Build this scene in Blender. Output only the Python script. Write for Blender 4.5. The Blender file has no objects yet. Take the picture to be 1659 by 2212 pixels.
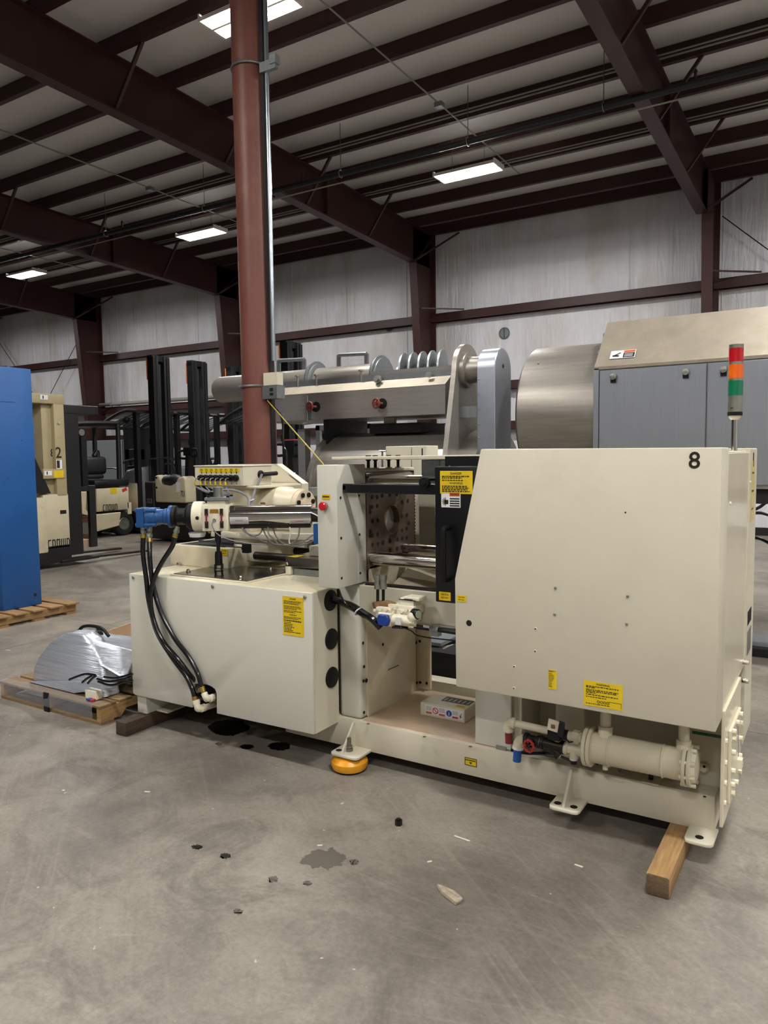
import bpy, bmesh, math, random
from mathutils import Vector, Matrix
rnd = random.Random(7)
scene = bpy.context.scene
COL = scene.collection

# ------------------------------------------------------------------ camera
FPX, YAW, PITCH, ROLL, CAMZ = 1607.9, math.radians(31.784), math.radians(4.3688), math.radians(0.70987), 1.70
_F = Vector((-math.sin(YAW) * math.cos(PITCH), math.cos(YAW) * math.cos(PITCH), -math.sin(PITCH)))
_Rt = Vector((math.cos(YAW), math.sin(YAW), 0))
_D = _F.cross(_Rt)
_c, _s = math.cos(ROLL), math.sin(ROLL)
CR = _c * _Rt + _s * _D          # image right
CD = -_s * _Rt + _c * _D         # image down
cam_data = bpy.data.cameras.new('camera')
cam_data.sensor_fit = 'VERTICAL'
cam_data.sensor_height = 24.0
cam_data.lens = FPX / 2212 * 24.0
cam_data.clip_start = 0.05
cam_data.clip_end = 200
cam = bpy.data.objects.new('camera', cam_data)
COL.objects.link(cam)
m = Matrix((CR, -CD, -_F)).transposed().to_4x4()
m.translation = (0, 0, CAMZ)
cam.matrix_world = m
scene.camera = cam

# ------------------------------------------------------------------ world, exposure
LIGHT_W = 46.0        # watts per fixture half
world = bpy.data.worlds.new('world')
scene.world = world
world.use_nodes = True
world.node_tree.nodes['Background'].inputs[0].default_value = (0.75, 0.8, 0.9, 1)
world.node_tree.nodes['Background'].inputs[1].default_value = 0.15
vs = scene.view_settings
vs.view_transform = 'Standard'
vs.look = 'None'
vs.exposure = 1.92
vs.gamma = 1.0
vs.use_curve_mapping = False
scene.cycles.use_denoising = True
scene.cycles.max_bounces = 6
scene.cycles.diffuse_bounces = 4
scene.cycles.glossy_bounces = 3
scene.cycles.use_adaptive_sampling = True
scene.cycles.adaptive_threshold = 0.02
scene.cycles.caustics_reflective = False
scene.cycles.caustics_refractive = False
scene.cycles.sample_clamp_indirect = 6.0


# a measured image point of the photo -> a point on a known plane of the place
def at(x, y, X=None, Y=None, Z=None):
    d = CR * ((x - 829.5) / FPX) + CD * ((y - 1106.0) / FPX) + _F
    if X is not None:
        t = X / d.x
    elif Y is not None:
        t = Y / d.y
    else:
        t = (Z - CAMZ) / d.z
    return Vector((0, 0, CAMZ)) + d * t


def px(n, p):
    """length in metres that n image pixels span at point p"""
    return n * (Vector(p) - Vector((0, 0, CAMZ))).dot(_F) / FPX


# ------------------------------------------------------------------ materials
def lin(h):
    h = h.lstrip('#')
    c = [int(h[i:i + 2], 16) / 255 for i in (0, 2, 4)]
    return tuple(x / 12.92 if x <= 0.04045 else ((x + 0.055) / 1.055) ** 2.4 for x in c) + (1,)


MAT = {}


def mat(name, col, rough=0.5, metal=0.0, var=0.0, vscale=3.0, bump=0.0, bscale=60.0, stretch=(1, 1, 1),
        col2=None, spec=0.5, coat=0.0, emit=0.0, alpha=1.0, rvar=0.0, dirt=None, dirt_amt=0.0, dirt_scale=2.0, trans=0.0):
    mt = bpy.data.materials.new(name)
    mt.use_nodes = True
    nt = mt.node_tree
    b = nt.nodes['Principled BSDF']
    c = lin(col) if isinstance(col, str) else tuple(col) + (1,)
    b.inputs['Base Color'].default_value = c
    b.inputs['Roughness'].default_value = rough
    b.inputs['Metallic'].default_value = metal
    b.inputs['Specular IOR Level'].default_value = spec
    b.inputs['Coat Weight'].default_value = coat
    b.inputs['Alpha'].default_value = alpha
    b.inputs['Transmission Weight'].default_value = trans
    if emit:
        b.inputs['Emission Color'].default_value = c
        b.inputs['Emission Strength'].default_value = emit
        mt.cycles.emission_sampling = 'NONE'
    L = nt.links.new
    if var or bump or dirt or rvar or col2:
        tc = nt.nodes.new('ShaderNodeNewGeometry')
        mp = nt.nodes.new('ShaderNodeMapping')
        mp.inputs['Scale'].default_value = stretch
        L(tc.outputs['Position'], mp.inputs['Vector'])
    last = None
    if var or col2:
        n = nt.nodes.new('ShaderNodeTexNoise')
        n.inputs['Scale'].default_value = vscale
        n.inputs['Detail'].default_value = 6
        n.inputs['Roughness'].default_value = 0.6
        L(mp.outputs[0], n.inputs['Vector'])
        r = nt.nodes.new('ShaderNodeValToRGB')
        r.color_ramp.elements[0].position = 0.3
        r.color_ramp.elements[1].position = 0.7
        if col2:
            r.color_ramp.elements[0].color = lin(col2)
            r.color_ramp.elements[1].color = c
        else:
            r.color_ramp.elements[0].color = tuple(x * (1 - var) for x in c[:3]) + (1,)
            r.color_ramp.elements[1].color = tuple(min(1, x * (1 + var * 0.6)) for x in c[:3]) + (1,)
        L(n.outputs['Fac'], r.inputs['Fac'])
        last = r.outputs['Color']
        if rvar:
            mr = nt.nodes.new('ShaderNodeMapRange')
            mr.inputs['To Min'].default_value = max(0.02, rough - rvar)
            mr.inputs['To Max'].default_value = rough + rvar
            L(n.outputs['Fac'], mr.inputs['Value'])
            L(mr.outputs[0], b.inputs['Roughness'])
    if dirt:
        n2 = nt.nodes.new('ShaderNodeTexNoise')
        n2.inputs['Scale'].default_value = dirt_scale
        n2.inputs['Detail'].default_value = 6
        n2.inputs['Roughness'].default_value = 0.72
        L(tc.outputs['Position'], n2.inputs['Vector'])
        r2 = nt.nodes.new('ShaderNodeValToRGB')
        r2.color_ramp.elements[0].position = 0.55
        r2.color_ramp.elements[0].color = (0, 0, 0, 1)
        r2.color_ramp.elements[1].position = 0.78
        r2.color_ramp.elements[1].color = (dirt_amt,) * 3 + (1,)
        L(n2.outputs['Fac'], r2.inputs['Fac'])
        mx = nt.nodes.new('ShaderNodeMix')
        mx.data_type = 'RGBA'
        mx.inputs[6].default_value = c
        if last:
            L(last, mx.inputs[6])
        mx.inputs[7].default_value = lin(dirt)
        L(r2.outputs['Color'], mx.inputs[0])
        last = mx.outputs[2]
    if last:
        L(last, b.inputs['Base Color'])
    if bump:
        n3 = nt.nodes.new('ShaderNodeTexNoise')
        n3.inputs['Scale'].default_value = bscale
        n3.inputs['Detail'].default_value = 4
        L(mp.outputs[0], n3.inputs['Vector'])
        bp_ = nt.nodes.new('ShaderNodeBump')
        bp_.inputs['Strength'].default_value = bump
        bp_.inputs['Distance'].default_value = 0.01
        L(n3.outputs['Fac'], bp_.inputs['Height'])
        L(bp_.outputs[0], b.inputs['Normal'])
    MAT[name] = mt
    return mt


mat('cream', '#D2CCB8', 0.42, var=0.05, vscale=2.0, bump=0.02, bscale=220, dirt='#9A8B72', dirt_amt=0.18, dirt_scale=1.7)
mat('cream_grey', '#CECDC0', 0.4, var=0.03, vscale=2.0, bump=0.02, bscale=220)
mat('cream_gloss', '#DBD3BA', 0.25, var=0.04, vscale=3, coat=0.15)
mat('cream_dirty', '#D2C8AC', 0.5, var=0.12, vscale=6, dirt='#6E5336', dirt_amt=0.75, dirt_scale=4.5, bump=0.05, bscale=120)
mat('cream_deck', '#BFA98F', 0.42, var=0.1, vscale=4, dirt='#7A604C', dirt_amt=0.5, dirt_scale=3.0)
mat('cream_yellow', '#D8CFB4', 0.35, var=0.05, vscale=5, dirt='#9A8458', dirt_amt=0.3, dirt_scale=8)
mat('ivory', '#E6DFC8', 0.4, var=0.06, vscale=20, dirt='#8F7F63', dirt_amt=0.3, dirt_scale=20)
mat('black_paint', '#06080E', 0.35, var=0.1, vscale=8)
mat('black_rubber', '#08090A', 0.55, spec=0.3)
mat('black_hose', '#07080C', 0.22, coat=0.3)
mat('black_matte', '#0B0C0E', 0.6, var=0.25, vscale=5, dirt='#3A3732', dirt_amt=0.12, dirt_scale=6)
mat('black_truck', '#0C0D0F', 0.42, var=0.3, vscale=4, dirt='#3B3731', dirt_amt=0.15, dirt_scale=5)
mat('hole_black', '#040404', 0.8)
mat('dark_steel', '#3B3632', 0.4, metal=0.8, var=0.25, vscale=10)
mat('bolt_black', '#0F1012', 0.35, metal=0.3)
mat('zinc', '#A7A89F', 0.35, metal=0.9, var=0.15, vscale=30)
mat('steel', '#8C8880', 0.3, metal=0.95, var=0.1, vscale=20)
mat('chrome', '#D8D4CC', 0.06, metal=1.0)
mat('tiebar', '#D6D0C8', 0.15, metal=1.0, var=0.08, vscale=14)
mat('polished', '#B4B0AC', 0.09, metal=1.0)
mat('drip_steel', '#6E6B66', 0.16, metal=0.9, var=0.12, vscale=5)
mat('platen', '#7A6759', 0.42, metal=0.45, col2='#5A4E46', vscale=5, dirt='#80492C', dirt_amt=0.8, dirt_scale=4)
mat('bright_plate', '#C2BDB6', 0.45, metal=0.3)
mat('stainless', '#A9A6A1', 0.38, metal=0.62, var=0.12, vscale=5, stretch=(1, 1, 14), rvar=0.06)
mat('stainless_x', '#9C978F', 0.38, metal=0.62, var=0.16, vscale=4, stretch=(0.5, 8, 8), rvar=0.08, dirt='#C7BBA6', dirt_amt=0.25, dirt_scale=3)
mat('stainless_door', '#A9AFBA', 0.36, metal=0.85, var=0.06, vscale=5, stretch=(20, 20, 0.6), rvar=0.05)
mat('galv', '#9AA0A2', 0.4, metal=0.8, var=0.15, vscale=25)
mat('stainless_dust', '#A39A8B', 0.5, metal=0.55, var=0.12, vscale=6, dirt='#C9BFAE', dirt_amt=0.35, dirt_scale=4)
mat('blue_motor', '#174C86', 0.38, var=0.15, vscale=14, dirt='#14385F', dirt_amt=0.5, dirt_scale=12)
mat('blue_cab', '#17508F', 0.4, var=0.05, vscale=4, bump=0.02, bscale=200)
mat('blue_plastic', '#123C8C', 0.3)
mat('yellow_label', '#E3C21B', 0.4, var=0.05, vscale=20)
mat('faded_label', '#CDBF7A', 0.5)
mat('label_black', '#1B170C', 0.5)
mat('label_white', '#E3E3E6', 0.4)
mat('label_orange', '#C6562A', 0.45)
mat('label_blue', '#2A4C9C', 0.45)
mat('label_red', '#B92736', 0.45)
mat('label_green', '#1F5E4A', 0.45)
mat('label_grey', '#8A7F92', 0.5)
mat('yellow_pad', '#E8A020', 0.35, var=0.08, vscale=20)
mat('yellow_cord', '#B7A03A', 0.5)
mat('red_button', '#C51F2C', 0.25, coat=0.3)
mat('red_wheel', '#B5332C', 0.4, var=0.2, vscale=40)
mat('red_hose', '#7E1D2E', 0.45)
mat('blue_hose', '#1D55A8', 0.45)
mat('brass', '#B0924A', 0.3, metal=0.8)
mat('gold_plate', '#A87A2E', 0.35, metal=0.5)
mat('wire_grey', '#7C7C80', 0.4)
mat('white_plastic', '#DADADA', 0.35)
mat('orange_part', '#E07A1C', 0.4)
mat('lens_red', '#B01420', 0.12, coat=0.6)
mat('lens_orange', '#E4641A', 0.12, coat=0.6)
mat('lens_green', '#0E6E4A', 0.12, coat=0.6)
mat('primer_red', '#3A1A17', 0.5, var=0.15, vscale=2.0, dirt='#2C1210', dirt_amt=0.4, dirt_scale=1.2)
mat('primer_pipe', '#76463B', 0.48, var=0.12, vscale=3, stretch=(2, 2, 0.5), dirt='#93685B', dirt_amt=0.45, dirt_scale=2.5)
mat('roof_white', '#E6E6E6', 0.6, var=0.06, vscale=0.8, bump=0.25, bscale=1.6, stretch=(0.3, 3, 3))
mat('pipe_dark', '#0C1110', 0.55)
mat('pipe_grey', '#8A8A80', 0.5)
mat('conduit', '#B9C4CC', 0.22, metal=0.9)
mat('brick_red', '#7C3527', 0.6)
mat('wood', '#B3905F', 0.65, col2='#8A6A44', vscale=6, stretch=(12, 0.9, 12), bump=0.15, bscale=60, dirt='#5B4633', dirt_amt=0.5, dirt_scale=6)
mat('wood_x', '#A88558', 0.65, col2='#7F613F', vscale=6, stretch=(0.9, 12, 12), bump=0.15, bscale=60, dirt='#55422F', dirt_amt=0.55, dirt_scale=5)
mat('wood_end', '#6A563F', 0.8, var=0.3, vscale=40, bump=0.3, bscale=150)
mat('wood_dark', '#4A382B', 0.7, col2='#33261E', vscale=6, stretch=(10, 0.9, 10), bump=0.15, bscale=60, dirt='#6B5038', dirt_amt=0.5, dirt_scale=8)
mat('wood_pallet', '#8E7553', 0.7, col2='#6B5539', vscale=6, stretch=(0.9, 10, 10), bump=0.15, bscale=60, dirt='#3F3226', dirt_amt=0.5, dirt_scale=6)
mat('splinter', '#A79A86', 0.7, var=0.25, vscale=50)
mat('cardboard', '#B49A7E', 0.7, var=0.06, vscale=10)
mat('silver_wrap', '#CDD4E0', 0.3, metal=0.6, var=0.25, vscale=7, stretch=(0.3, 2, 9), bump=0.5, bscale=12)
mat('truck_cream', '#C7BD9F', 0.45, var=0.08, vscale=4, dirt='#6E6350', dirt_amt=0.35, dirt_scale=6)
mat('truck_tan', '#A99C78', 0.5, var=0.08, vscale=4, dirt='#6E6350', dirt_amt=0.4, dirt_scale=5)
mat('truck_grey', '#6F7073', 0.3, var=0.1, vscale=6)
mat('cab_grey', '#6E7377', 0.45, var=0.05, vscale=3)
mat('tyre', '#141210', 0.8, var=0.2, vscale=10)
mat('tyre_rust', '#4A2A1A', 0.7, var=0.25, vscale=10)
mat('oil', '#050403', 0.06, spec=0.6)
mat('stain', '#4A4540', 0.5)
mat('chip_white', '#D8D2C4', 0.7)
mat('tube_light', '#FFF6E6', 0.4, emit=10.0)
mat('reflector', '#E8E8E4', 0.3)
mat('seat_vinyl', '#17181B', 0.5, var=0.15, vscale=6)
mat('tan_flange', '#D7C7AC', 0.4, var=0.05, vscale=10)
mat('rust_fit', '#8A6B49', 0.5, metal=0.4, var=0.3, vscale=40)
mat('clear_film', '#C9CDD4', 0.12, alpha=0.2, spec=0.8)


# ------------------------------------------------------------------ mesh builder
SQ = {'C': [[(1, 1), (.28, 1), (.05, .72), (0, 0), (.95, 0)]], 'R': [[(0, 0), (0, 1), (.7, 1), (.9, .8), (.9, 0)]], 'O': [[(0, 0), (0, 1), (.9, 1), (.9, 0), (0, 0)]],
      'W': [[(0, 1), (0, 0), (1.5, 0), (1.5, 1)], [(.75, 0), (.75, 1)]], 'N': [[(0, 0), (0, 1), (.65, 1), (.9, .7), (.9, 0)]]}
SQW = {'C': 1.0, 'R': .9, 'O': .9, 'W': 1.5, 'N': .9}

_txt = {}


def text_mesh(s, bold=False):
    key = s
    if key not in _txt:
        cu = bpy.data.curves.new('t', 'FONT')
        cu.body = s
        cu.align_x = 'CENTER'
        cu.align_y = 'CENTER'
        cu.resolution_u = 3
        cu.offset = 0.012
        ob = bpy.data.objects.new('t', cu)
        me = bpy.data.meshes.new_from_object(ob)
        _txt[key] = ([v.co.copy() for v in me.vertices], [tuple(p.vertices) for p in me.polygons])
        bpy.data.objects.remove(ob)
        bpy.data.curves.remove(cu)
        bpy.data.meshes.remove(me)
    return _txt[key]


def perp(d):
    d = d.normalized()
    a = Vector((0, 0, 1)) if abs(d.z) < 0.9 else Vector((1, 0, 0))
    u = d.cross(a).normalized()
    return u, d.cross(u).normalized()


def smooth_path(pts, n=6):
    pts = [Vector(p) for p in pts]
    if len(pts) < 3:
        return pts
    out = []
    ext = [2 * pts[0] - pts[1]] + pts + [2 * pts[-1] - pts[-2]]
    for i in range(1, len(ext) - 2):
        p0, p1, p2, p3 = ext[i - 1:i + 3]
        for k in range(n):
            t = k / n
            out.append(0.5 * (2 * p1 + (p2 - p0) * t + (2 * p0 - 5 * p1 + 4 * p2 - p3) * t * t + (3 * p1 - p0 - 3 * p2 + p3) * t ** 3))
    out.append(pts[-1])
    return out


class MB:
    def __init__(s, material):
        s.v, s.f, s.mi = [], [], []
        s.mats = [material]
        s.cur = 0

    def m(s, material):
        if material not in s.mats:
            s.mats.append(material)
        s.cur = s.mats.index(material)
        return s

    def add(s, vs_, fs):
        o = len(s.v)
        s.v += [Vector(p) for p in vs_]
        s.f += [tuple(i + o for i in f) for f in fs]
        s.mi += [s.cur] * len(fs)
        return s

    def box(s, x0, x1, y0, y1, z0, z1):
        x0, x1 = min(x0, x1), max(x0, x1)
        y0, y1 = min(y0, y1), max(y0, y1)
        z0, z1 = min(z0, z1), max(z0, z1)
        return s.add([(x0, y0, z0), (x1, y0, z0), (x1, y1, z0), (x0, y1, z0), (x0, y0, z1), (x1, y0, z1), (x1, y1, z1), (x0, y1, z1)],
                     [(3, 2, 1, 0), (4, 5, 6, 7), (0, 1, 5, 4), (1, 2, 6, 5), (2, 3, 7, 6), (3, 0, 4, 7)])

    def bar(s, p0, p1, w, h, up=(0, 0, 1)):
        """a rectangular bar from p0 to p1, w wide, h high"""
        p0, p1 = Vector(p0), Vector(p1)
        d = (p1 - p0).normalized()
        up = Vector(up)
        if abs(d.dot(up)) > 0.98:
            up = Vector((1, 0, 0))
        r = d.cross(up).normalized() * w / 2
        u = r.cross(d).normalized() * h / 2
        v = [p + a * r + b * u for p in (p0, p1) for a, b in ((-1, -1), (1, -1), (1, 1), (-1, 1))]
        return s.add(v, [(3, 2, 1, 0), (4, 5, 6, 7), (0, 1, 5, 4), (1, 2, 6, 5), (2, 3, 7, 6), (3, 0, 4, 7)])

    def prism(s, pts, ext):
        """a polygon (list of 3-D points) pushed along ext"""
        pts = [Vector(p) for p in pts]
        ext = Vector(ext)
        n = len(pts)
        nor = Vector((0, 0, 0))
        for i in range(n):
            nor += pts[i].cross(pts[(i + 1) % n])
        if nor.dot(ext) > 0:
            pts = pts[::-1]
        v = pts + [p + ext for p in pts]
        return s.add(v, [tuple(range(n)), tuple(range(2 * n - 1, n - 1, -1))] +
                     [(i, i + n, (i + 1) % n + n, (i + 1) % n)[::1] for i in range(n)])

    def cyl(s, p0, p1, r, n=18, r1=None, cap=True):
        p0, p1 = Vector(p0), Vector(p1)
        r1 = r if r1 is None else r1
        u, w = perp(p1 - p0)
        v = []
        for p, rr in ((p0, r), (p1, r1)):
            for i in range(n):
                a = 2 * math.pi * i / n
                v.append(p + (u * math.cos(a) + w * math.sin(a)) * rr)
        fs = [(i, (i + 1) % n, (i + 1) % n + n, i + n) for i in range(n)]
        if cap:
            fs += [tuple(range(n - 1, -1, -1)), tuple(range(n, 2 * n))]
        return s.add(v, fs)

    def lathe(s, p0, d, prof, n=24):
        """prof = [(distance along d, radius), ...]"""
        p0, d = Vector(p0), Vector(d).normalized()
        u, w = perp(d)
        v, fs = [], []
        for t, r in prof:
            for i in range(n):
                a = 2 * math.pi * i / n
                v.append(p0 + d * t + (u * math.cos(a) + w * math.sin(a)) * max(r, 1e-5))
        for k in range(len(prof) - 1):
            for i in range(n):
                j = (i + 1) % n
                fs.append((k * n + i, k * n + j, (k + 1) * n + j, (k + 1) * n + i))
        fs += [tuple(range(n - 1, -1, -1)), tuple(range((len(prof) - 1) * n, len(prof) * n))]
        return s.add(v, fs)

    def tube(s, path, r, n=8, smooth=6):
        pts = smooth_path(path, smooth) if smooth else [Vector(p) for p in path]
        v, fs = [], []
        d0 = (pts[1] - pts[0]).normalized()
        u, w = perp(d0)
        for i, p in enumerate(pts):
            d = (pts[min(i + 1, len(pts) - 1)] - pts[max(i - 1, 0)]).normalized()
            u = (u - d * u.dot(d)).normalized()
            w = d.cross(u)
            for k in range(n):
                a = 2 * math.pi * k / n
                v.append(p + (u * math.cos(a) + w * math.sin(a)) * r)
        for i in range(len(pts) - 1):
            for k in range(n):
                j = (k + 1) % n
                fs.append((i * n + k, i * n + j, (i + 1) * n + j, (i + 1) * n + k))
        fs += [tuple(range(n - 1, -1, -1)), tuple(range((len(pts) - 1) * n, len(pts) * n))]
        return s.add(v, fs)

    def torus(s, c, d, R_, r, n=24, k=8, a0=0.0, a1=2 * math.pi):
        c = Vector(c)
        u, w = perp(Vector(d))
        full = abs(a1 - a0 - 2 * math.pi) < 1e-4
        pts = [c + (u * math.cos(a0 + (a1 - a0) * i / n) + w * math.sin(a0 + (a1 - a0) * i / n)) * R_ for i in range(n if full else n + 1)]
        v, fs = [], []
        dd = Vector(d).normalized()
        for p in pts:
            e = (p - c).normalized()
            for j in range(k):
                a = 2 * math.pi * j / k
                v.append(p + (e * math.cos(a) + dd * math.sin(a)) * r)
        N = len(pts)
        for i in range(N if full else N - 1):
            for j in range(k):
                fs.append((i * k + j, ((i + 1) % N) * k + j, ((i + 1) % N) * k + (j + 1) % k, i * k + (j + 1) % k))
        return s.add(v, fs)

    def ball(s, c, r, n=12, sq=(1, 1, 1)):
        c = Vector(c)
        v, fs = [], []
        h = n // 2
        for i in range(h + 1):
            th = math.pi * i / h
            for j in range(n):
                ph = 2 * math.pi * j / n
                v.append(c + Vector((r * sq[0] * math.sin(th) * math.cos(ph), r * sq[1] * math.sin(th) * math.sin(ph), r * sq[2] * math.cos(th))))
        for i in range(h):
            for j in range(n):
                fs.append((i * n + j, (i + 1) * n + j, (i + 1) * n + (j + 1) % n, i * n + (j + 1) % n))
        return s.add(v, fs)

    def text(s, string, c, right, up, size, wscale=1.0):
        """flat lettering centred on c"""
        right, up = Vector(right).normalized(), Vector(up).normalized()
        vs_, fs = text_mesh(string)
        return s.add([Vector(c) + right * (p.x * size * wscale) + up * (p.y * size) for p in vs_], fs)

    def square_text(s, string, c, right, up, width, height, stroke):
        """squared stroke lettering centred on c"""
        right, up = Vector(right).normalized(), Vector(up).normalized()
        n = right.cross(up)
        tot = sum(SQW[ch] for ch in string) + 0.75 * (len(string) - 1)
        k = width / tot
        x = -width / 2
        for ch in string:
            for line in SQ[ch]:
                for a, b in zip(line, line[1:]):
                    p0 = Vector(c) + right * (x + a[0] * k) + up * (a[1] - 0.5) * height
                    p1 = Vector(c) + right * (x + b[0] * k) + up * (b[1] - 0.5) * height
                    d = (p1 - p0).normalized() * stroke * 0.45
                    s.bar(p0 - d, p1 + d, stroke, 0.0012, up=n)
            x += (SQW[ch] + 0.75) * k
        return s

    def rect(s, c, right, up, w, h, t=0.0):
        right, up = Vector(right).normalized(), Vector(up).normalized()
        n = right.cross(up)
        c = Vector(c)
        if t:
            return s.prism([c + right * a * w / 2 + up * b * h / 2 for a, b in ((-1, -1), (1, -1), (1, 1), (-1, 1))], n * t)
        return s.add([c + right * a * w / 2 + up * b * h / 2 for a, b in ((-1, -1), (1, -1), (1, 1), (-1, 1))], [(0, 1, 2, 3)])

    def build(s, name, parent=None, bev=0.0, seg=1, angle=35, kind=None, label=None):
        me = bpy.data.meshes.new(name)
        lo = Vector([min(p[i] for p in s.v) for i in range(3)])
        hi = Vector([max(p[i] for p in s.v) for i in range(3)])
        c = (lo + hi) / 2
        if parent is None:
            c.z = lo.z
        me.from_pydata([p - c for p in s.v], [], s.f)
        for mm in s.mats:
            me.materials.append(MAT[mm])
        me.polygons.foreach_set('material_index', s.mi)
        if bev:
            bm = bmesh.new()
            bm.from_mesh(me)
            bmesh.ops.recalc_face_normals(bm, faces=bm.faces)
            ed = [e for e in bm.edges if len(e.link_faces) == 2 and e.calc_face_angle(0) > math.radians(40)]
            bmesh.ops.bevel(bm, geom=ed, offset=bev, segments=seg, profile=0.5, affect='EDGES', clamp_overlap=True)
            bm.to_mesh(me)
            bm.free()
        else:
            bm = bmesh.new()
            bm.from_mesh(me)
            bmesh.ops.recalc_face_normals(bm, faces=bm.faces)
            bm.to_mesh(me)
            bm.free()
        me.polygons.foreach_set('use_smooth', [True] * len(me.polygons))
        me.set_sharp_from_angle(angle=math.radians(angle))
        o = bpy.data.objects.new(name, me)
        COL.objects.link(o)
        LP[o.name] = c
        if parent is not None:
            o.parent = parent
            o.location = c - LP[parent.name]
        else:
            o.location = c
        if kind:
            o['kind'] = kind
        if label:
            o['label'] = label
        return o


LP = {}


def thing(name, label, cat, loc, group=None, local=False, rz=0.0, kind=None):
    o = bpy.data.objects.new(name, None)
    o.empty_display_size = 0.1
    COL.objects.link(o)
    o.location = loc
    o.rotation_euler = (0, 0, rz)
    LP[o.name] = Vector((0, 0, 0)) if local else Vector(loc)
    tag(o, label, cat, group, kind)
    return o


def tag(o, label, cat, group=None, kind=None):
    if label:
        o['label'] = label
    if cat:
        o['category'] = cat
    if group:
        o['group'] = group
    if kind:
        o['kind'] = kind
    return o


def copy_tree(o, loc=None, label=None, parent=None):
    c = o.copy()
    COL.objects.link(c)
    if parent is not None:
        c.parent = parent
    if loc is not None:
        c.location = loc
    if label:
        c['label'] = label
    for ch in o.children:
        copy_tree(ch, parent=c)
    return c


V = Vector
XA, YA, ZA = V((1, 0, 0)), V((0, 1, 0)), V((0, 0, 1))


def wlabel(parent, c, right, up, w, h, lines, name='warning_label', base='yellow_label', ink='label_black', label=None, t=0.0012, extra=None):
    """a flat printed label: lines = [(v position 0..1, text or None for unreadable print, height, align width)]"""
    right, up = V(right).normalized(), V(up).normalized()
    n = right.cross(up)
    mb = MB(base)
    mb.rect(V(c), right, up, w, h, t)
    f = V(c) + n * (t + 0.0006)
    mb.m(ink)
    for (vy, txt, hh, ww) in lines:
        p = f + up * (0.5 - vy) * h
        if txt:
            mb.text(txt, p, right, up, hh * h, ww)
        else:
            x = -0.44 * w
            lim = x + ww * w * 0.88
            while x < lim:
                l = min(rnd.uniform(0.03, 0.1) * w, lim - x)
                if l > 0.012 * w:
                    mb.rect(p + right * (x + l / 2), right, up, l, hh * h)
                x += l + 0.018 * w
    if extra:
        extra(mb, f, right, up)
    return mb.build(name, parent, label=label)


def screw_heads(parent, pts, axis, r=0.009, t=0.005, material='bolt_black', name='screw'):
    out = []
    first = None
    for p in pts:
        p = V(p)
        if first is None:
            first = MB(material).lathe(p, axis, [(0, r), (t * 0.6, r), (t, r * 0.6), (t, 0)], 10).build(name, parent)
            out.append(first)
            p0 = p
        else:
            o = first.copy()
            COL.objects.link(o)
            o.location = first.location + (p - p0)
            out.append(o)
    return out

# ================================================================== BUILDING
WALL_Y = 16.6


def rz(y):
    return 7.0 + (16 - y) * 0.0222


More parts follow.
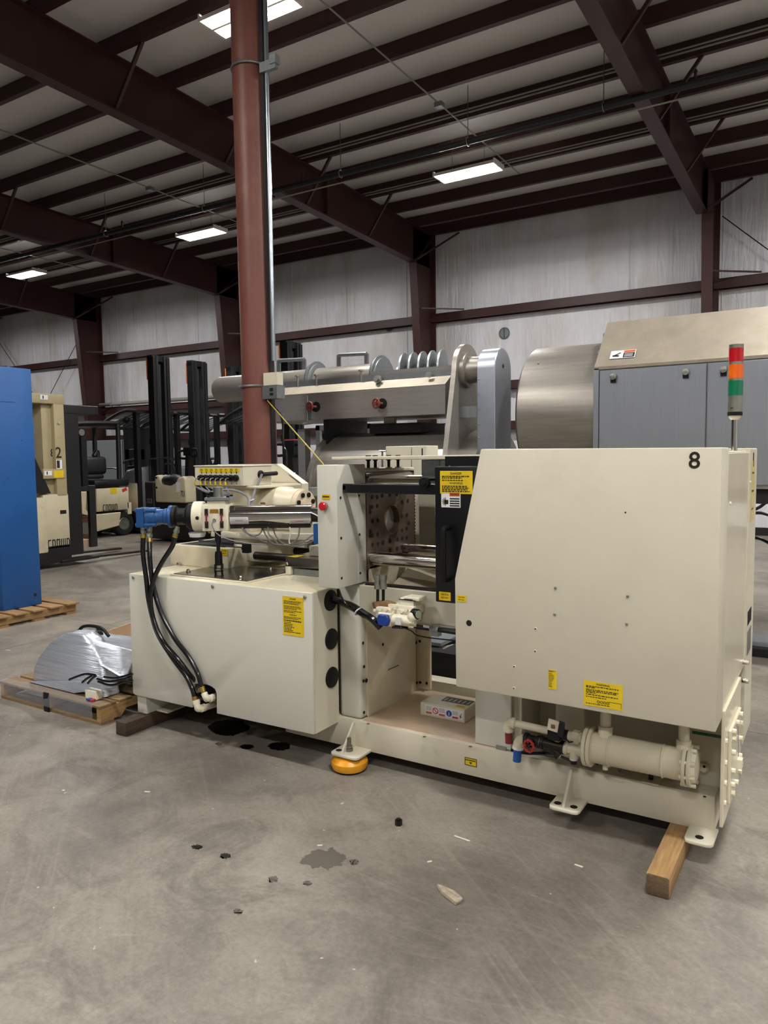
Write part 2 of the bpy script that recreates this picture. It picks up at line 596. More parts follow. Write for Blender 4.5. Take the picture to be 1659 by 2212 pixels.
# ---- floor material: worn sealed concrete
def floor_mat():
    mt = bpy.data.materials.new('concrete')
    mt.use_nodes = True
    nt = mt.node_tree
    N, L = nt.nodes.new, nt.links.new
    b = nt.nodes['Principled BSDF']
    geo = N('ShaderNodeNewGeometry')

    def noise(sc, det=6, ro=0.6, st=(1, 1, 1), rot=0.0, dist=0.0):
        mr_ = N('ShaderNodeMapping')
        mr_.inputs['Rotation'].default_value = (0, 0, rot)
        mr_.inputs['Location'].default_value = (3.7, 1.3, 0)
        L(geo.outputs['Position'], mr_.inputs['Vector'])
        mp = N('ShaderNodeMapping')
        mp.inputs['Scale'].default_value = st
        L(mr_.outputs[0], mp.inputs['Vector'])
        n = N('ShaderNodeTexNoise')
        n.inputs['Scale'].default_value = sc
        n.inputs['Detail'].default_value = det
        n.inputs['Roughness'].default_value = ro
        n.inputs['Distortion'].default_value = dist
        L(mp.outputs[0], n.inputs['Vector'])
        return n.outputs['Fac']

    def ramp(src, p0, c0, p1, c1):
        r = N('ShaderNodeValToRGB')
        r.color_ramp.elements[0].position, r.color_ramp.elements[0].color = p0, c0
        r.color_ramp.elements[1].position, r.color_ramp.elements[1].color = p1, c1
        L(src, r.inputs['Fac'])
        return r.outputs['Color']

    def mix(a, bb, fac, mode='MIX'):
        x = N('ShaderNodeMix')
        x.data_type = 'RGBA'
        x.blend_type = mode
        L(a, x.inputs[6])
        if isinstance(bb, tuple):
            x.inputs[7].default_value = bb
        else:
            L(bb, x.inputs[7])
        if isinstance(fac, float):
            x.inputs[0].default_value = fac
        else:
            L(fac, x.inputs[0])
        return x.outputs[2]

    g = lambda v: (v, v, v, 1)
    base = ramp(noise(0.9, 6, 0.62), 0.3, lin('#5E5851'), 0.66, lin('#9C958A'))
    patches = ramp(noise(2.2, 7, 0.74, dist=0.8), 0.46, g(0), 0.66, g(0.85))
    c = mix(base, lin('#625C55'), patches)
    warm = ramp(noise(0.55, 5, 0.5), 0.45, g(0), 0.7, g(0.35))
    c = mix(c, lin('#8E8273'), warm)
    # fork-tyre scuffs along two directions
    for rot, amt in ((0.7, 0.22), (-0.3, 0.2), (0.1, 0.22)):
        s_ = ramp(noise(3.0, 4, 0.7, (0.3, 9, 1), rot), 0.53, g(0), 0.66, g(amt))
        k_ = ramp(noise(0.7, 4, 0.5, (1, 1, 1), rot * 3), 0.42, g(0), 0.58, g(1))
        mm = N('ShaderNodeMath')
        mm.operation = 'MULTIPLY'
        L(s_, mm.inputs[0])
        L(k_, mm.inputs[1])
        c = mix(c, lin('#A39B90'), mm.outputs[0])
    for rot, amt in ((0.75, 0.28), (-0.35, 0.25), (0.2, 0.25)):
        s_ = ramp(noise(3.2, 5, 0.75, (0.4, 7, 1), rot), 0.54, g(0), 0.7, g(amt))
        k_ = ramp(noise(0.9, 5, 0.6, (1, 1, 1), rot * 2 + 1), 0.48, g(0), 0.62, g(1))
        mm = N('ShaderNodeMath')
        mm.operation = 'MULTIPLY'
        L(s_, mm.inputs[0])
        L(k_, mm.inputs[1])
        c = mix(c, lin('#4A443E'), mm.outputs[0])
    # thin pale scratches
    for rot in (0.62, -0.5):
        s_ = ramp(noise(9.0, 3, 0.5, (0.1, 5, 1), rot), 0.69, g(0), 0.73, g(0.35))
        k_ = ramp(noise(1.3, 4, 0.6, (1, 1, 1), rot + 2), 0.54, g(0), 0.64, g(1))
        mm = N('ShaderNodeMath')
        mm.operation = 'MULTIPLY'
        L(s_, mm.inputs[0])
        L(k_, mm.inputs[1])
        c = mix(c, lin('#BDB6AB'), mm.outputs[0])
    fine = ramp(noise(45, 4, 0.8), 0.35, g(0.8), 0.68, g(1.08))
    c = mix(c, fine, 1.0, 'MULTIPLY')
    specks = ramp(noise(24, 2, 0.5), 0.75, g(0), 0.765, g(0.7))
    c = mix(c, lin('#C9C3B6'), specks)
    L(c, b.inputs['Base Color'])
    ro = N('ShaderNodeMapRange')
    ro.inputs['To Min'].default_value = 0.34
    ro.inputs['To Max'].default_value = 0.6
    L(noise(1.5, 4, 0.65), ro.inputs['Value'])
    L(ro.outputs[0], b.inputs['Roughness'])
    b.inputs['Specular IOR Level'].default_value = 0.4
    bm_ = N('ShaderNodeBump')
    bm_.inputs['Strength'].default_value = 0.08
    bm_.inputs['Distance'].default_value = 0.01
    L(noise(14, 4, 0.7), bm_.inputs['Height'])
    L(bm_.outputs[0], b.inputs['Normal'])
    MAT['concrete'] = mt


floor_mat()


def vinyl_mat():
    """white vinyl-faced insulation with vertical creases"""
    mt = bpy.data.materials.new('wall_vinyl')
    mt.use_nodes = True
    nt = mt.node_tree
    N, L = nt.nodes.new, nt.links.new
    b = nt.nodes['Principled BSDF']
    geo = N('ShaderNodeNewGeometry')
    mp = N('ShaderNodeMapping')
    mp.inputs['Scale'].default_value = (1, 1, 0.1)
    L(geo.outputs['Position'], mp.inputs['Vector'])
    n = N('ShaderNodeTexNoise')
    n.inputs['Scale'].default_value = 5.5
    n.inputs['Detail'].default_value = 7
    n.inputs['Roughness'].default_value = 0.6
    n.inputs['Distortion'].default_value = 0.5
    L(mp.outputs[0], n.inputs['Vector'])
    bp_ = N('ShaderNodeBump')
    bp_.inputs['Strength'].default_value = 0.55
    bp_.inputs['Distance'].default_value = 0.12
    L(n.outputs['Fac'], bp_.inputs['Height'])
    L(bp_.outputs[0], b.inputs['Normal'])
    n2 = N('ShaderNodeTexNoise')
    n2.inputs['Scale'].default_value = 1.3
    n2.inputs['Detail'].default_value = 8
    mp2 = N('ShaderNodeMapping')
    mp2.inputs['Scale'].default_value = (1, 1, 0.4)
    L(geo.outputs['Position'], mp2.inputs['Vector'])
    L(mp2.outputs[0], n2.inputs['Vector'])
    r = N('ShaderNodeValToRGB')
    r.color_ramp.elements[0].position = 0.35
    r.color_ramp.elements[0].color = lin('#D6D4D1')
    r.color_ramp.elements[1].position = 0.55
    r.color_ramp.elements[1].color = lin('#E7E8EE')
    L(n2.outputs['Fac'], r.inputs['Fac'])
    L(r.outputs['Color'], b.inputs['Base Color'])
    b.inputs['Roughness'].default_value = 0.32
    MAT['wall_vinyl'] = mt


vinyl_mat()
mat('wall_plain', '#C2C2C2', 0.6, var=0.05, vscale=1)

XL, XR, YB = -40.0, 12.0, -12.0
floor = MB('concrete').box(XL, XR, YB, WALL_Y + 0.1, -0.2, 0.0).build('floor')
tag(floor, 'worn grey concrete warehouse floor with scuffs and oil spots', 'floor', kind='structure')
# sawn floor joints, a hair proud of the slab so that they read as filled seams
jm = mat('joint', '#564F48', 0.7)
for (p, q) in (((-22, 4.9), (XR - 0.5, 4.9)), ((-6.4, -8), (-6.4, 16))):
    j = MB('joint').bar((p[0], p[1], 0.0002), (q[0], q[1], 0.0002), 0.006, 0.001).build('joint', floor)

wb = MB('wall_vinyl')
nx, nz = 40, 1
wb.box(XL, XR, WALL_Y, WALL_Y + 0.1, 0, 7.4)
wall_back = wb.build('wall_back')
tag(wall_back, 'white vinyl insulated warehouse wall behind the trucks', 'wall', kind='structure')
for nm, a in (('wall_front', (XL, XR, YB - 0.1, YB, 0, 8.0)), ('wall_left', (XL - 0.1, XL, YB, WALL_Y, 0, 8.0)), ('wall_right', (XR, XR + 0.1, YB, WALL_Y, 0, 8.0))):
    w_ = MB('wall_plain').box(*a).build(nm)
    tag(w_, 'plain pale warehouse wall outside the picture', 'wall', kind='structure')
bb = MB('black_matte').box(XL, XR, WALL_Y - 0.03, WALL_Y - 0.002, 0.0, 0.16).build('baseboard_back')
tag(bb, 'dark strip along the foot of the back wall', 'baseboard', kind='structure')

# roof deck with slight seams
rb = MB('roof_white')
rb.prism([(XL, YB, rz(YB) + 0.265), (XL, WALL_Y + 0.1, rz(WALL_Y + 0.1) + 0.265), (XL, WALL_Y + 0.1, rz(WALL_Y + 0.1) + 0.36), (XL, YB, rz(YB) + 0.36)], (XR - XL, 0, 0))
ceiling = rb.build('ceiling')
tag(ceiling, 'off-white insulated roof lining above dark red purlins', 'ceiling', kind='structure')
# purlins: Z sections along the building, each its own piece of the ceiling
ys = [16.42] + [15.66 - 1.066 * i for i in range(22)]
first = None
for i, y in enumerate(ys):
    z = rz(y)
    if first is None:
        mb = MB('primer_red')
        mb.box(XL, XR, y - 0.006, y + 0.006, z, z + 0.26)
        mb.box(XL, XR, y - 0.075, y - 0.006, z, z + 0.008)
        mb.box(XL, XR, y + 0.006, y + 0.075, z + 0.252, z + 0.26)
        first = mb.build('purlin', ceiling)
        y0, z0 = y, z
    else:
        o = first.copy()
        COL.objects.link(o)
        o.location = first.location + V((0, y - y0, z - z0))

# rigid frames: tapered wall column + rafter, one thing each
FRAMES = [(-2.45, 'nearest, at the right above the stainless housing'), (-8.72, 'second from the right, behind the pipe column'),
          (-14.96, 'third, left of the pipe column'), (-21.2, 'far left, above the blue cabinet'), (-27.4, 'farthest left, only its rafter end in view')]


def frame(X, which):
    t = thing('steel_frame', 'dark red tapered steel portal frame, ' + which, 'frame', (X, 16, 0), 'portal frames along the back wall', kind='structure')
    XC = X if X < -3 else X + 0.1
    # column web and flanges
    c = MB('primer_red')
    web = [(XC - 0.006, 16.03, 0), (XC - 0.006, 16.42, 0), (XC - 0.006, 16.42, 7.0), (XC - 0.006, 15.5, 7.0), (XC - 0.006, 15.5, 6.2)]
    c.prism(web, (0.012, 0, 0))
    c.box(XC - 0.1, XC + 0.1, 16.42, 16.44, 0, 7.0)
    c.prism([(XC - 0.1, 16.03, 0), (XC - 0.1, 16.01, 0), (XC - 0.1, 15.48, 6.2), (XC - 0.1, 15.5, 6.2)], (0.2, 0, 0))
    c.box(XC - 0.16, XC + 0.16, 15.9, 16.46, 0, 0.02)
    c.build('wall_column', t)
    r = MB('primer_red')
    zt = lambda y: rz(y) - 0.002
    zb = lambda y: 6.2 + (15.5 - y) * 0.034 if y > 9 else 6.421 + (9 - y) * 0.0222
    pts = [16.3, 15.5, 9, 2, -11]
    poly = [(X - 0.006, y, zt(y)) for y in pts] + [(X - 0.006, y, zb(y)) for y in (-11, 2, 9, 15.5)] + [(X - 0.006, 16.3, 6.2)]
    r.prism(poly, (0.012, 0, 0))
    ysb = [15.5, 9, 2, -11]
    for a, b in zip(ysb, ysb[1:]):
        r.prism([(X - 0.1, a, zb(a)), (X - 0.1, b, zb(b)), (X - 0.1, b, zb(b) - 0.02), (X - 0.1, a, zb(a) - 0.02)], (0.2, 0, 0))
    r.prism([(X - 0.1, 16.3, zt(16.3)), (X - 0.1, -11, zt(-11)), (X - 0.1, -11, zt(-11) - 0.02), (X - 0.1, 16.3, zt(16.3) - 0.02)], (0.2, 0, 0))
    r.build('rafter', t)
    # knee and web stiffeners
    MB('primer_red').prism([(X - 0.09, 15.52, 6.22), (X - 0.09, 16.35, 6.95), (X - 0.09, 16.36, 6.93), (X - 0.09, 15.53, 6.2)], (0.18, 0, 0)).build('stiffener', t)
    for y in (12.0, 5.2):
        MB('primer_red').box(X - 0.09, X + 0.09, y - 0.006, y + 0.006, zb(y), zt(y)).build('stiffener', t)
    # flange braces up to the purlins
    for k in (2, 4, 6, 8, 10):
        y = ys[k + 1]
        for s in (1,):
            MB('primer_red').bar((X + s * 0.02, y, zb(y) + 0.01), (X + s * 0.62, y, rz(y) + 0.02), 0.045, 0.045).build('flange_brace', t)
    MB('primer_red').bar((X + 0.02, 15.52, 6.21), (X + 0.75, 16.4, 6.95), 0.045, 0.045).build('flange_brace', t)
    # girt clips and the angle braces
    for z in (5.06, 3.34):
        MB('primer_red').bar((XC + 0.02, 15.98 - (z - 3) * 0.06, z + 0.12), (XC + 0.85, 16.45, z + 0.1), 0.03, 0.03).build('girt_brace', t)


for X, w_ in FRAMES:
    frame(X, w_)

# girts: C sections bay by bay, on the wall
for z in (5.02, 3.3, 2.36):
    for i, (a, b) in enumerate(((XL + 10, -27.4), (-27.4, -21.2), (-21.2, -14.96), (-14.96, -8.72), (-8.72, -2.35), (-2.35, XR - 0.2))):
        g = MB('primer_red')
        g.box(a + 0.012, b - 0.012, 16.56, 16.57, z - 0.1, z + 0.1)
        g.box(a + 0.012, b - 0.012, 16.38, 16.57, z + 0.092, z + 0.1)
        g.box(a + 0.012, b - 0.012, 16.38, 16.39, z - 0.1, z + 0.1)
        g.box(a + 0.012, b - 0.012, 16.34, 16.39, z - 0.1, z - 0.092)
        g.build('girt', wall_back)
# vinyl blanket seams: folded vertical tabs
for x in [-26 + 1.83 * i for i in range(16)]:
    MB('wall_vinyl').bar((x, WALL_Y - 0.006, 0.2), (x, WALL_Y - 0.006, 7.0), 0.012, 0.02, up=(0, 1, 0)).build('seam', wall_back)
for (X0, X1, z0, z1) in ((-27.3, -21.3, 6.6, 0.4), (-27.3, -21.3, 0.4, 6.6), (-2.2, 4.2, 6.3, 0.3)):
    MB('black_matte').tube([(X0, 16.3, z0), (X1, 16.3, z1)], 0.011, 6, 0).build('brace_rod', wall_back)

# wall pipe on brackets
p = thing('wall_pipe', 'long grey pipe on clips along the middle girt of the wall', 'pipe', (-16, 16.3, 3.4))
MB('pipe_grey').cyl((-30, 16.31, 3.48), (-9.0, 16.31, 3.48), 0.055, 12).build('run', p)
for x in range(-29, -9, 2):
    MB('pipe_grey').torus((x + 0.4, 16.31, 3.48), XA, 0.06, 0.014, 12, 6).build('clip', p)

# round vents in the wall
for (q, rr, lb, nm) in (((842, 706), 9, 'small round grey vent cap in the wall left of the middle frame', 'wall_vent'), ((1090, 720), 11, 'round split vent flap with torn lining above the stainless drum', 'wall_vent')):
    c = at(*q, Y=WALL_Y)
    r = px(rr, c)
    t = thing(nm, lb, 'vent', c)
    MB('cab_grey').torus(c + V((0, -0.02, 0)), YA, r, 0.02, 20, 6).build('rim', t)
    MB('galv').cyl(c, c + V((0, -0.03, 0)), r, 20).build('flap', t)
    MB('black_matte').box(c.x - 0.006, c.x + 0.006, c.y - 0.04, c.y - 0.03, c.z - r, c.z + r).build('hinge_bar', t)

# sprinkler main with hangers, heads and the smaller conduits
t = thing('sprinkler_main', 'dark green sprinkler pipe crossing below the purlins on wire hangers', 'pipe', (-9, 10.4, 6.3))
MB('pipe_dark').cyl((-30, 10.4, 6.32), (8, 10.4, 6.32), 0.045, 12).build('pipe', t)
MB('pipe_grey').cyl((-30, 10.5, 6.22), (8, 10.5, 6.22), 0.012, 8).build('small_conduit', t)
for x in (-24.1, -20.6, -17.5, -13.1, -10.3, -7.2, -4.9, -2.9, -0.9, 1.6):
    MB('steel').tube([(x, 10.4, 6.37), (x, 10.4, rz(10.4))], 0.006, 6, 0).torus((x, 10.4, 6.32), XA, 0.06, 0.007, 14, 5).build('hanger', t)
for x in (-19.0, -12.6, -8.0, -1.75):
    MB('dark_steel').cyl((x, 10.4, 6.35), (x, 10.4, 6.46), 0.018, 8).cyl((x, 10.4, 6.46), (x, 10.4, 6.5), 0.03, 8, 0.008).build('sprinkler_head', t)
# conduits clipped along purlins
for i, (y, dz, lb) in enumerate(((11.32, 0.03, 'thin grey conduit clipped along a purlin beside the sprinkler pipe'), (13.5, 0.03, 'thin grey conduit clipped along a purlin nearer the wall'))):
    t = thing('roof_conduit', lb, 'conduit', (-9, y, rz(y)))
    MB('pipe_grey').cyl((-30, y - 0.1, rz(y) + dz), (8, y - 0.1, rz(y) + dz), 0.014, 8).build('run', t)
    MB('pipe_grey').cyl((-30, y - 0.14, rz(y) + dz + 0.03), (8, y - 0.14, rz(y) + dz + 0.03), 0.012, 8).build('run', t)


# ceiling lights
def light_proto():
    t = thing('ceiling_light', 'x', 'light', (0, 0, 0), 'fluorescent fixtures in rows under the roof', local=True)
    h = MB('reflector')
    for s in (-1, 1):
        h.box(-0.56, 0.56, s * 0.10 - 0.085, s * 0.10 + 0.085, 0.045, 0.06)
        h.prism([(-0.56, s * 0.185, 0.05), (-0.56, s * 0.205, 0.0), (-0.56, s * 0.2, 0.0), (-0.56, s * 0.18, 0.05)], (1.12, 0, 0))
    h.box(-0.56, 0.56, -0.016, 0.016, 0.0, 0.1)
    h.box(-0.575, -0.55, -0.21, 0.21, 0.0, 0.08)
    h.box(0.55, 0.575, -0.21, 0.21, 0.0, 0.08)
    h.build('housing', t)
    for k, y in enumerate((-0.15, -0.06, 0.06, 0.15)):
        MB('tube_light').cyl((-0.54, y, 0.022), (0.54, y, 0.022), 0.013, 10).build('tube', t)
    MB('steel').tube([(0.3, 0, 0.1), (0.3, 0, 0.62)], 0.004, 5, 0).build('hanger_wire', t)
    MB('steel').tube([(-0.3, 0, 0.1), (-0.3, 0, 0.62)], 0.004, 5, 0).build('hanger_wire', t)
    return t


lp = light_proto()
LZ = 6.48
spots = {(-5.63, 6.46): 'lit fluorescent fixture at the top, half hidden by the pipe column',
         (-5.63, 11.95): 'lit fluorescent fixture right of the pipe column, above the stainless drum',
         (-11.95, 11.95): 'lit fluorescent fixture just left of the pipe column',
         (-18.25, 11.95): 'lit fluorescent fixture at the far left, in front of a rafter'}
ld = bpy.data.lights.new('fixture_light', 'AREA')
ld.shape = 'RECTANGLE'
ld.size, ld.size_y = 1.06, 0.13
ld.energy = LIGHT_W
ld.color = (1.0, 0.985, 0.965)
for s in (-1, 1):
    lo = bpy.data.objects.new('fixture_light', ld)
    COL.objects.link(lo)
    lo.parent = lp
    lo.location = (0, s * 0.105, 0.03)
    lo.rotation_euler = (s * math.radians(29), 0, 0)
used = False
for X in (-24.6, -18.25, -11.95, -5.63, 0.67, 6.97):
    for Y in (-4.52, 0.97, 6.46, 11.95):
        if X < -6 and Y < 8:
            continue
        lb = spots.get((X, Y), 'lit fluorescent fixture of the rows outside the picture')
        o = lp if not used else copy_tree(lp)
        used = True
        o.location = (X, Y, LZ)
        o['label'] = lb
# conduits feeding the fixtures, running across the purlins
for X, lb in ((-5.35, 'thin conduit running across the purlins to the right-hand fixture'), (-11.7, 'thin conduit running across the purlins to the fixture left of the column'), (-18.0, 'thin conduit running across the purlins to the far left fixture')):
    t = thing('fixture_conduit', lb, 'conduit', (X, 11, 6.9))
    MB('pipe_grey').tube([(X, 4, 7.02), (X, 13.6, 6.92)], 0.012, 6, 0).build('run', t)
    MB('galv').box(X - 0.06, X + 0.06, 10.3, 10.42, 6.9, 6.97).build('junction_box', t)

# ---- pipe column with strut, conduit and receptacle box
CX, CY, CRAD = -4.955, 5.66, 0.163
t = thing('pipe_column', 'round dusty red steel pipe column in front of the wall', 'column', (CX, CY, 0))
MB('primer_pipe').cyl((CX + 0.028, CY, 0.02), (CX - 0.022, CY, rz(CY)), CRAD, 40).build('shaft', t)
MB('primer_red').box(CX - 0.25, CX + 0.25, CY - 0.25, CY + 0.25, 0, 0.02).build('base_plate', t)
cc = thing('column_conduit', 'shiny conduit and black strut strapped to the pipe column with a receptacle box', 'conduit', (CX + 0.2, CY, 2))
MB('black_matte').box(CX + 0.15, CX + 0.19, CY - 0.03, CY + 0.03, 1.0, rz(CY)).build('strut_channel', cc)
MB('conduit').cyl((CX + 0.225, CY - 0.02, 2.62), (CX + 0.225, CY - 0.02, rz(CY)), 0.022, 14).build('conduit_pipe', cc)
for zq in (at(545, 150, Y=CY).z, at(560, 836, Y=CY).z):
    s_ = MB('galv').torus((CX, CY, zq), ZA, CRAD + 0.012, 0.011, 36, 6).build('strap', cc)
zq = at(545, 158, Y=CY).z
MB('galv').box(CX + 0.17, CX + 0.36, CY - 0.06, CY - 0.015, zq - 0.06, zq + 0.03).build('bracket', cc)
MB('galv').box(CX + 0.3, CX + 0.37, CY - 0.07, CY, zq - 0.02, zq + 0.06).build('bracket', cc)
zb_ = at(607, 833, Y=CY).z
MB('ivory').box(CX + 0.16, CX + 0.33, CY - 0.1, CY - 0.01, zb_ + 0.0, zb_ + 0.12).build('junction_box', cc)
MB('galv').box(CX + 0.16, CX + 0.34, CY - 0.12, CY - 0.0, zb_ - 0.13, zb_ - 0.005).build('receptacle_box', cc)
MB('label_black').box(CX + 0.255, CX + 0.295, CY - 0.124, CY - 0.119, zb_ - 0.06, zb_ - 0.03).box(CX + 0.255, CX + 0.295, CY - 0.124, CY - 0.119, zb_ - 0.1, zb_ - 0.075).build('outlet', cc)
yc = MB('yellow_cord').tube([(CX + 0.2, CY - 0.1, zb_ - 0.14), at(697, 1001, Y=4.75), at(720, 1040, Y=4.7), (-3.75, 4.6, 0.9), (-3.8, 4.62, 0.01)], 0.0055, 8, 0).build('extension_cord')
tag(yc, 'yellow extension cord hanging from the column outlet', 'cord')
bc = MB('black_hose').tube([(CX + 0.19, CY - 0.1, zb_ - 0.14), at(608, 900, Y=5.5), at(612, 960, Y=5.45), at(618, 1010, Y=5.4), (CX + 0.35, 5.4, 0.5), (CX + 0.4, 5.35, 0.03)], 0.012, 8).build('power_cord', cc)

# ================================================================== TIMBERS THE MACHINE RESTS ON
def timber(name, label, x0, x1, y0, y1, h, material, end):
    mb = MB(material)
    mb.box(x0, x1, y0, y1, 0.0, h)
    o = mb.build(name, bev=0.006, seg=2)
    o.data.materials.append(MAT[end])
    for p in o.data.polygons:
        if abs(p.normal.y) > 0.9:
            p.material_index = 1
    tag(o, label, 'timber', 'timbers under the moulding machine')
    return o


w1 = timber('timber_block', 'light square timber under the right end of the cream machine', -0.606, -0.52, 2.86, 4.25, 0.086, 'wood', 'wood_end')
w1.rotation_euler.z = math.radians(0)
w2 = timber('timber_block', 'dark stained timber under the left end of the cream machine', -3.785, -3.69, 2.93, 4.3, 0.086, 'wood_dark', 'wood_dark')

# ================================================================== MOULDING MACHINE
M = thing('molding_machine', 'large cream-painted injection molding machine standing on timbers', 'machine', (-2.1, 3.7, 0.086))
ZB = 0.0865
# ---- base frame
b = MB('cream')
b.box(-2.75, -0.426, 3.31, 3.42, ZB, 0.245)
b.box(-3.7, -0.426, 4.16, 4.27, ZB, 0.245)
b.box(-2.75, -2.62, 3.42, 4.16, ZB, 0.2)
b.box(-0.56, -0.426, 3.42, 4.16, ZB, 0.24)
b.box(-1.7, -1.58, 3.42, 4.16, 0.12, 0.22)
b.box(-2.75, -0.43, 3.42, 4.16, 0.10, 0.106)  # unseen bottom pan, added to block light and darken the gap underneath
base = b.build('base_frame', M, bev=0.008, seg=2)
MB('cream_grey').box(-3.785, -3.70, 3.10, 4.2, ZB, 0.215).build('skid', M, bev=0.008, seg=2)
MB('cream').box(-3.70, -3.60, 3.18, 4.2, ZB, 0.098).build('skid_flange', M)
# ---- deck
d = MB('cream_deck').box(-2.22, -1.37, 3.325, 3.97, 0.225, 0.249).build('deck_plate', M, bev=0.003)
screw_heads(d, [at(795, 1564, Z=.249), at(917, 1592, Z=.249), at(1016, 1613, Z=.249), at(914, 1494, Z=.249)], ZA, 0.009, 0.004, 'zinc')
# ---- pillar under the fixed platen
p = MB('cream_grey').box(-2.372, -2.225, 3.33, 3.95, 0.245, 1.0).build('pillar', M, bev=0.022, seg=3)
sp = MB('cream_yellow').box(-2.225, -2.217, 3.385, 3.93, 0.25, 0.98).build('side_panel', M)
screw_heads(sp, [at(*q, X=-2.217) for q in ((784, 1389), (786, 1440), (786, 1539), (827, 1392), (899, 1388), (900, 1475), (785, 1471))], XA, 0.009, 0.005)
MB('hole_black').cyl(at(791, 1470, X=-2.217), at(791, 1470, X=-2.217) + V((0.003, 0, 0)), 0.012, 12).build('plug', sp)
MB('dark_steel').bar(at(838, 1447, X=-2.216), at(861, 1437, X=-2.216), 0.004, 0.004).build('scratch_mark', sp)
rp = MB('cream_yellow').box(-2.26, at(927, 1400, Y=3.955).x, 3.955, 3.995, 0.245, 1.0).build('rear_pillar', M, bev=0.01)
screw_heads(rp, [at(907, 1385, Y=3.955), at(908, 1474, Y=3.955), at(922, 1476, Y=3.955)], -YA, 0.009, 0.005)
# ---- bed rails and the tray between the platens
br = MB('cream')
br.box(-2.235, -0.5, 3.335, 3.42, 0.828, 0.998)
fr = br.build('bed_rail', M, bev=0.005)
MB('dark_steel').box(-2.2, -0.5, 3.345, 3.40, 0.998, 1.006).build('slide_way', fr)
MB('cream_dirty').box(-2.1, -0.5, 3.90, 3.98, 0.828, 0.998).build('bed_rail', M, bev=0.005)
MB('cream_dirty').prism([(-2.2, 3.42, 0.86), (-2.2, 3.9, 0.86), (-1.2, 3.9, 0.88), (-1.2, 3.42, 0.88)], (0, 0, 0.006)).build('drip_tray', M)
MB('cream_dirty').prism([(-2.225, 3.42, 0.9), (-2.225, 3.97, 0.9), (-2.225, 3.97, 1.1), (-2.225, 3.42, 1.085)], (0.01, 0, 0)).build('splash_plate', M)
MB('cream_dirty').prism([(-2.2, 3.44, 0.875), (-2.2, 3.86, 1.04), (-1.95, 3.86, 0.99), (-1.8, 3.6, 0.878)], (0, 0, 0.006)).build('chute', M)
MB('cream').box(-1.62, -0.6, 3.44, 3.9, 1.02, 1.6).build('moving_platen_housing', M, bev=0.01)
# ---- fixed platen with a bolt pattern and the centring hole
hc = at(845, 1122, X=-2.222)
hr = 0.082
pl = MB('platen')
y0, y1, z0, z1 = 3.395, 3.925, 1.075, 1.605
N = 32
ring, outer = [], []
for i in range(N):
    a = 2 * math.pi * i / N
    c_, s_ = math.cos(a), math.sin(a)
    ring.append(V((-2.215, hc.y + hr * c_, hc.z + hr * s_)))
    k = min(((y1 - hc.y) if c_ > 0 else (hc.y - y0)) / max(abs(c_), 1e-6), ((z1 - hc.z) if s_ > 0 else (hc.z - z0)) / max(abs(s_), 1e-6))
    outer.append(V((-2.215, hc.y + k * c_, hc.z + k * s_)))
pl.add(ring + outer, [(i, N + i, N + (i + 1) % N, (i + 1) % N) for i in range(N)])
back = [v + V((-0.2, 0, 0)) for v in ring]
pl.add(ring + back, [(i, (i + 1) % N, N + (i + 1) % N, N + i) for i in range(N)])
pl.box(-2.44, -2.2155, y0, y0 + 0.002, z0, z1)
for q in ((y0, y1, z0, z0 + 0.002), (y0, y1, z1 - 0.002, z1), (y1 - 0.002, y1, z0, z1)):
    pl.box(-2.44, -2.2155, *q)
platen = pl.build('fixed_platen', M)
MB('rust_fit').torus(hc + V((0.007, 0, 0)), XA, hr * 1.02, 0.004, 28, 6).build('locating_ring', platen)
MB('bright_plate').cyl((-2.262, hc.y, hc.z), (-2.252, hc.y, hc.z), hr * 0.98, 24).build('nozzle_plate', platen)
hp = []
for q in ((804, 1074), (815, 1074), (826, 1071), (842, 1069), (858, 1068), (800, 1096), (804, 1095), (815, 1093), (800, 1106), (805, 1126), (816, 1124), (800, 1148), (800, 1157), (805, 1157), (816, 1154), (805, 1177), (817, 1175), (828, 1172), (843, 1169), (859, 1165), (869, 1163), (858, 1185), (843, 1188), (869, 1115), (879, 1113), (869, 1085), (881, 1082), (869, 1145), (879, 1142), (879, 1161), (869, 1182), (883, 1130)):
    hp.append(at(*q, X=-2.214))
screw_heads(platen, hp, XA, 0.0125, 0.0006, 'hole_black', 'bolt_hole')
# serrated strip on the far edge of the platen
for i in range(24):
    z = 1.1 + i * 0.02
    MB('dark_steel').prism([(-2.214, 3.925, z), (-2.214, 3.937, z + 0.01), (-2.214, 3.925, z + 0.02)], (-0.05, 0, 0)).build('rack_tooth', platen)
# top of the platen: cream bridge, shield and clamping bolts
tb = MB('cream').box(-2.44, -2.215, 3.39, 3.93, 1.606, 1.625).build('platen_bridge', M, bev=0.004)
for q in ((796, 1024), (811, 1024), (840, 1017), (860, 1015)):
    c = at(*q, X=-2.25)
    c.z = 1.625
    MB('bolt_black').cyl(c, c + V((0, 0, 0.055)), 0.009, 12).cyl(c + V((0, 0, 0.045)), c + V((0, 0, 0.075)), 0.015, 12).build('clamp_bolt', tb)
    MB('zinc').cyl(c, c + V((0, 0, 0.006)), 0.02, 14).build('washer', tb)
MB('stainless').prism([at(797, 1040, X=-2.2), at(890, 1040, X=-2.2), at(890, 1022, X=-2.2), at(886, 1019, X=-2.2), at(799, 1029, X=-2.2), at(796, 1033, X=-2.2)], (-0.006, 0, 0)).build('platen_shield', M)
# tie bars
for nm, (y, z) in enumerate(((3.443, 1.133), (3.822, 1.136), (3.445, 1.537), (3.83, 1.545))):
    MB('tiebar').cyl((-2.4, y, z), (-0.62, y, z), 0.038, 28).build('tie_bar', M)
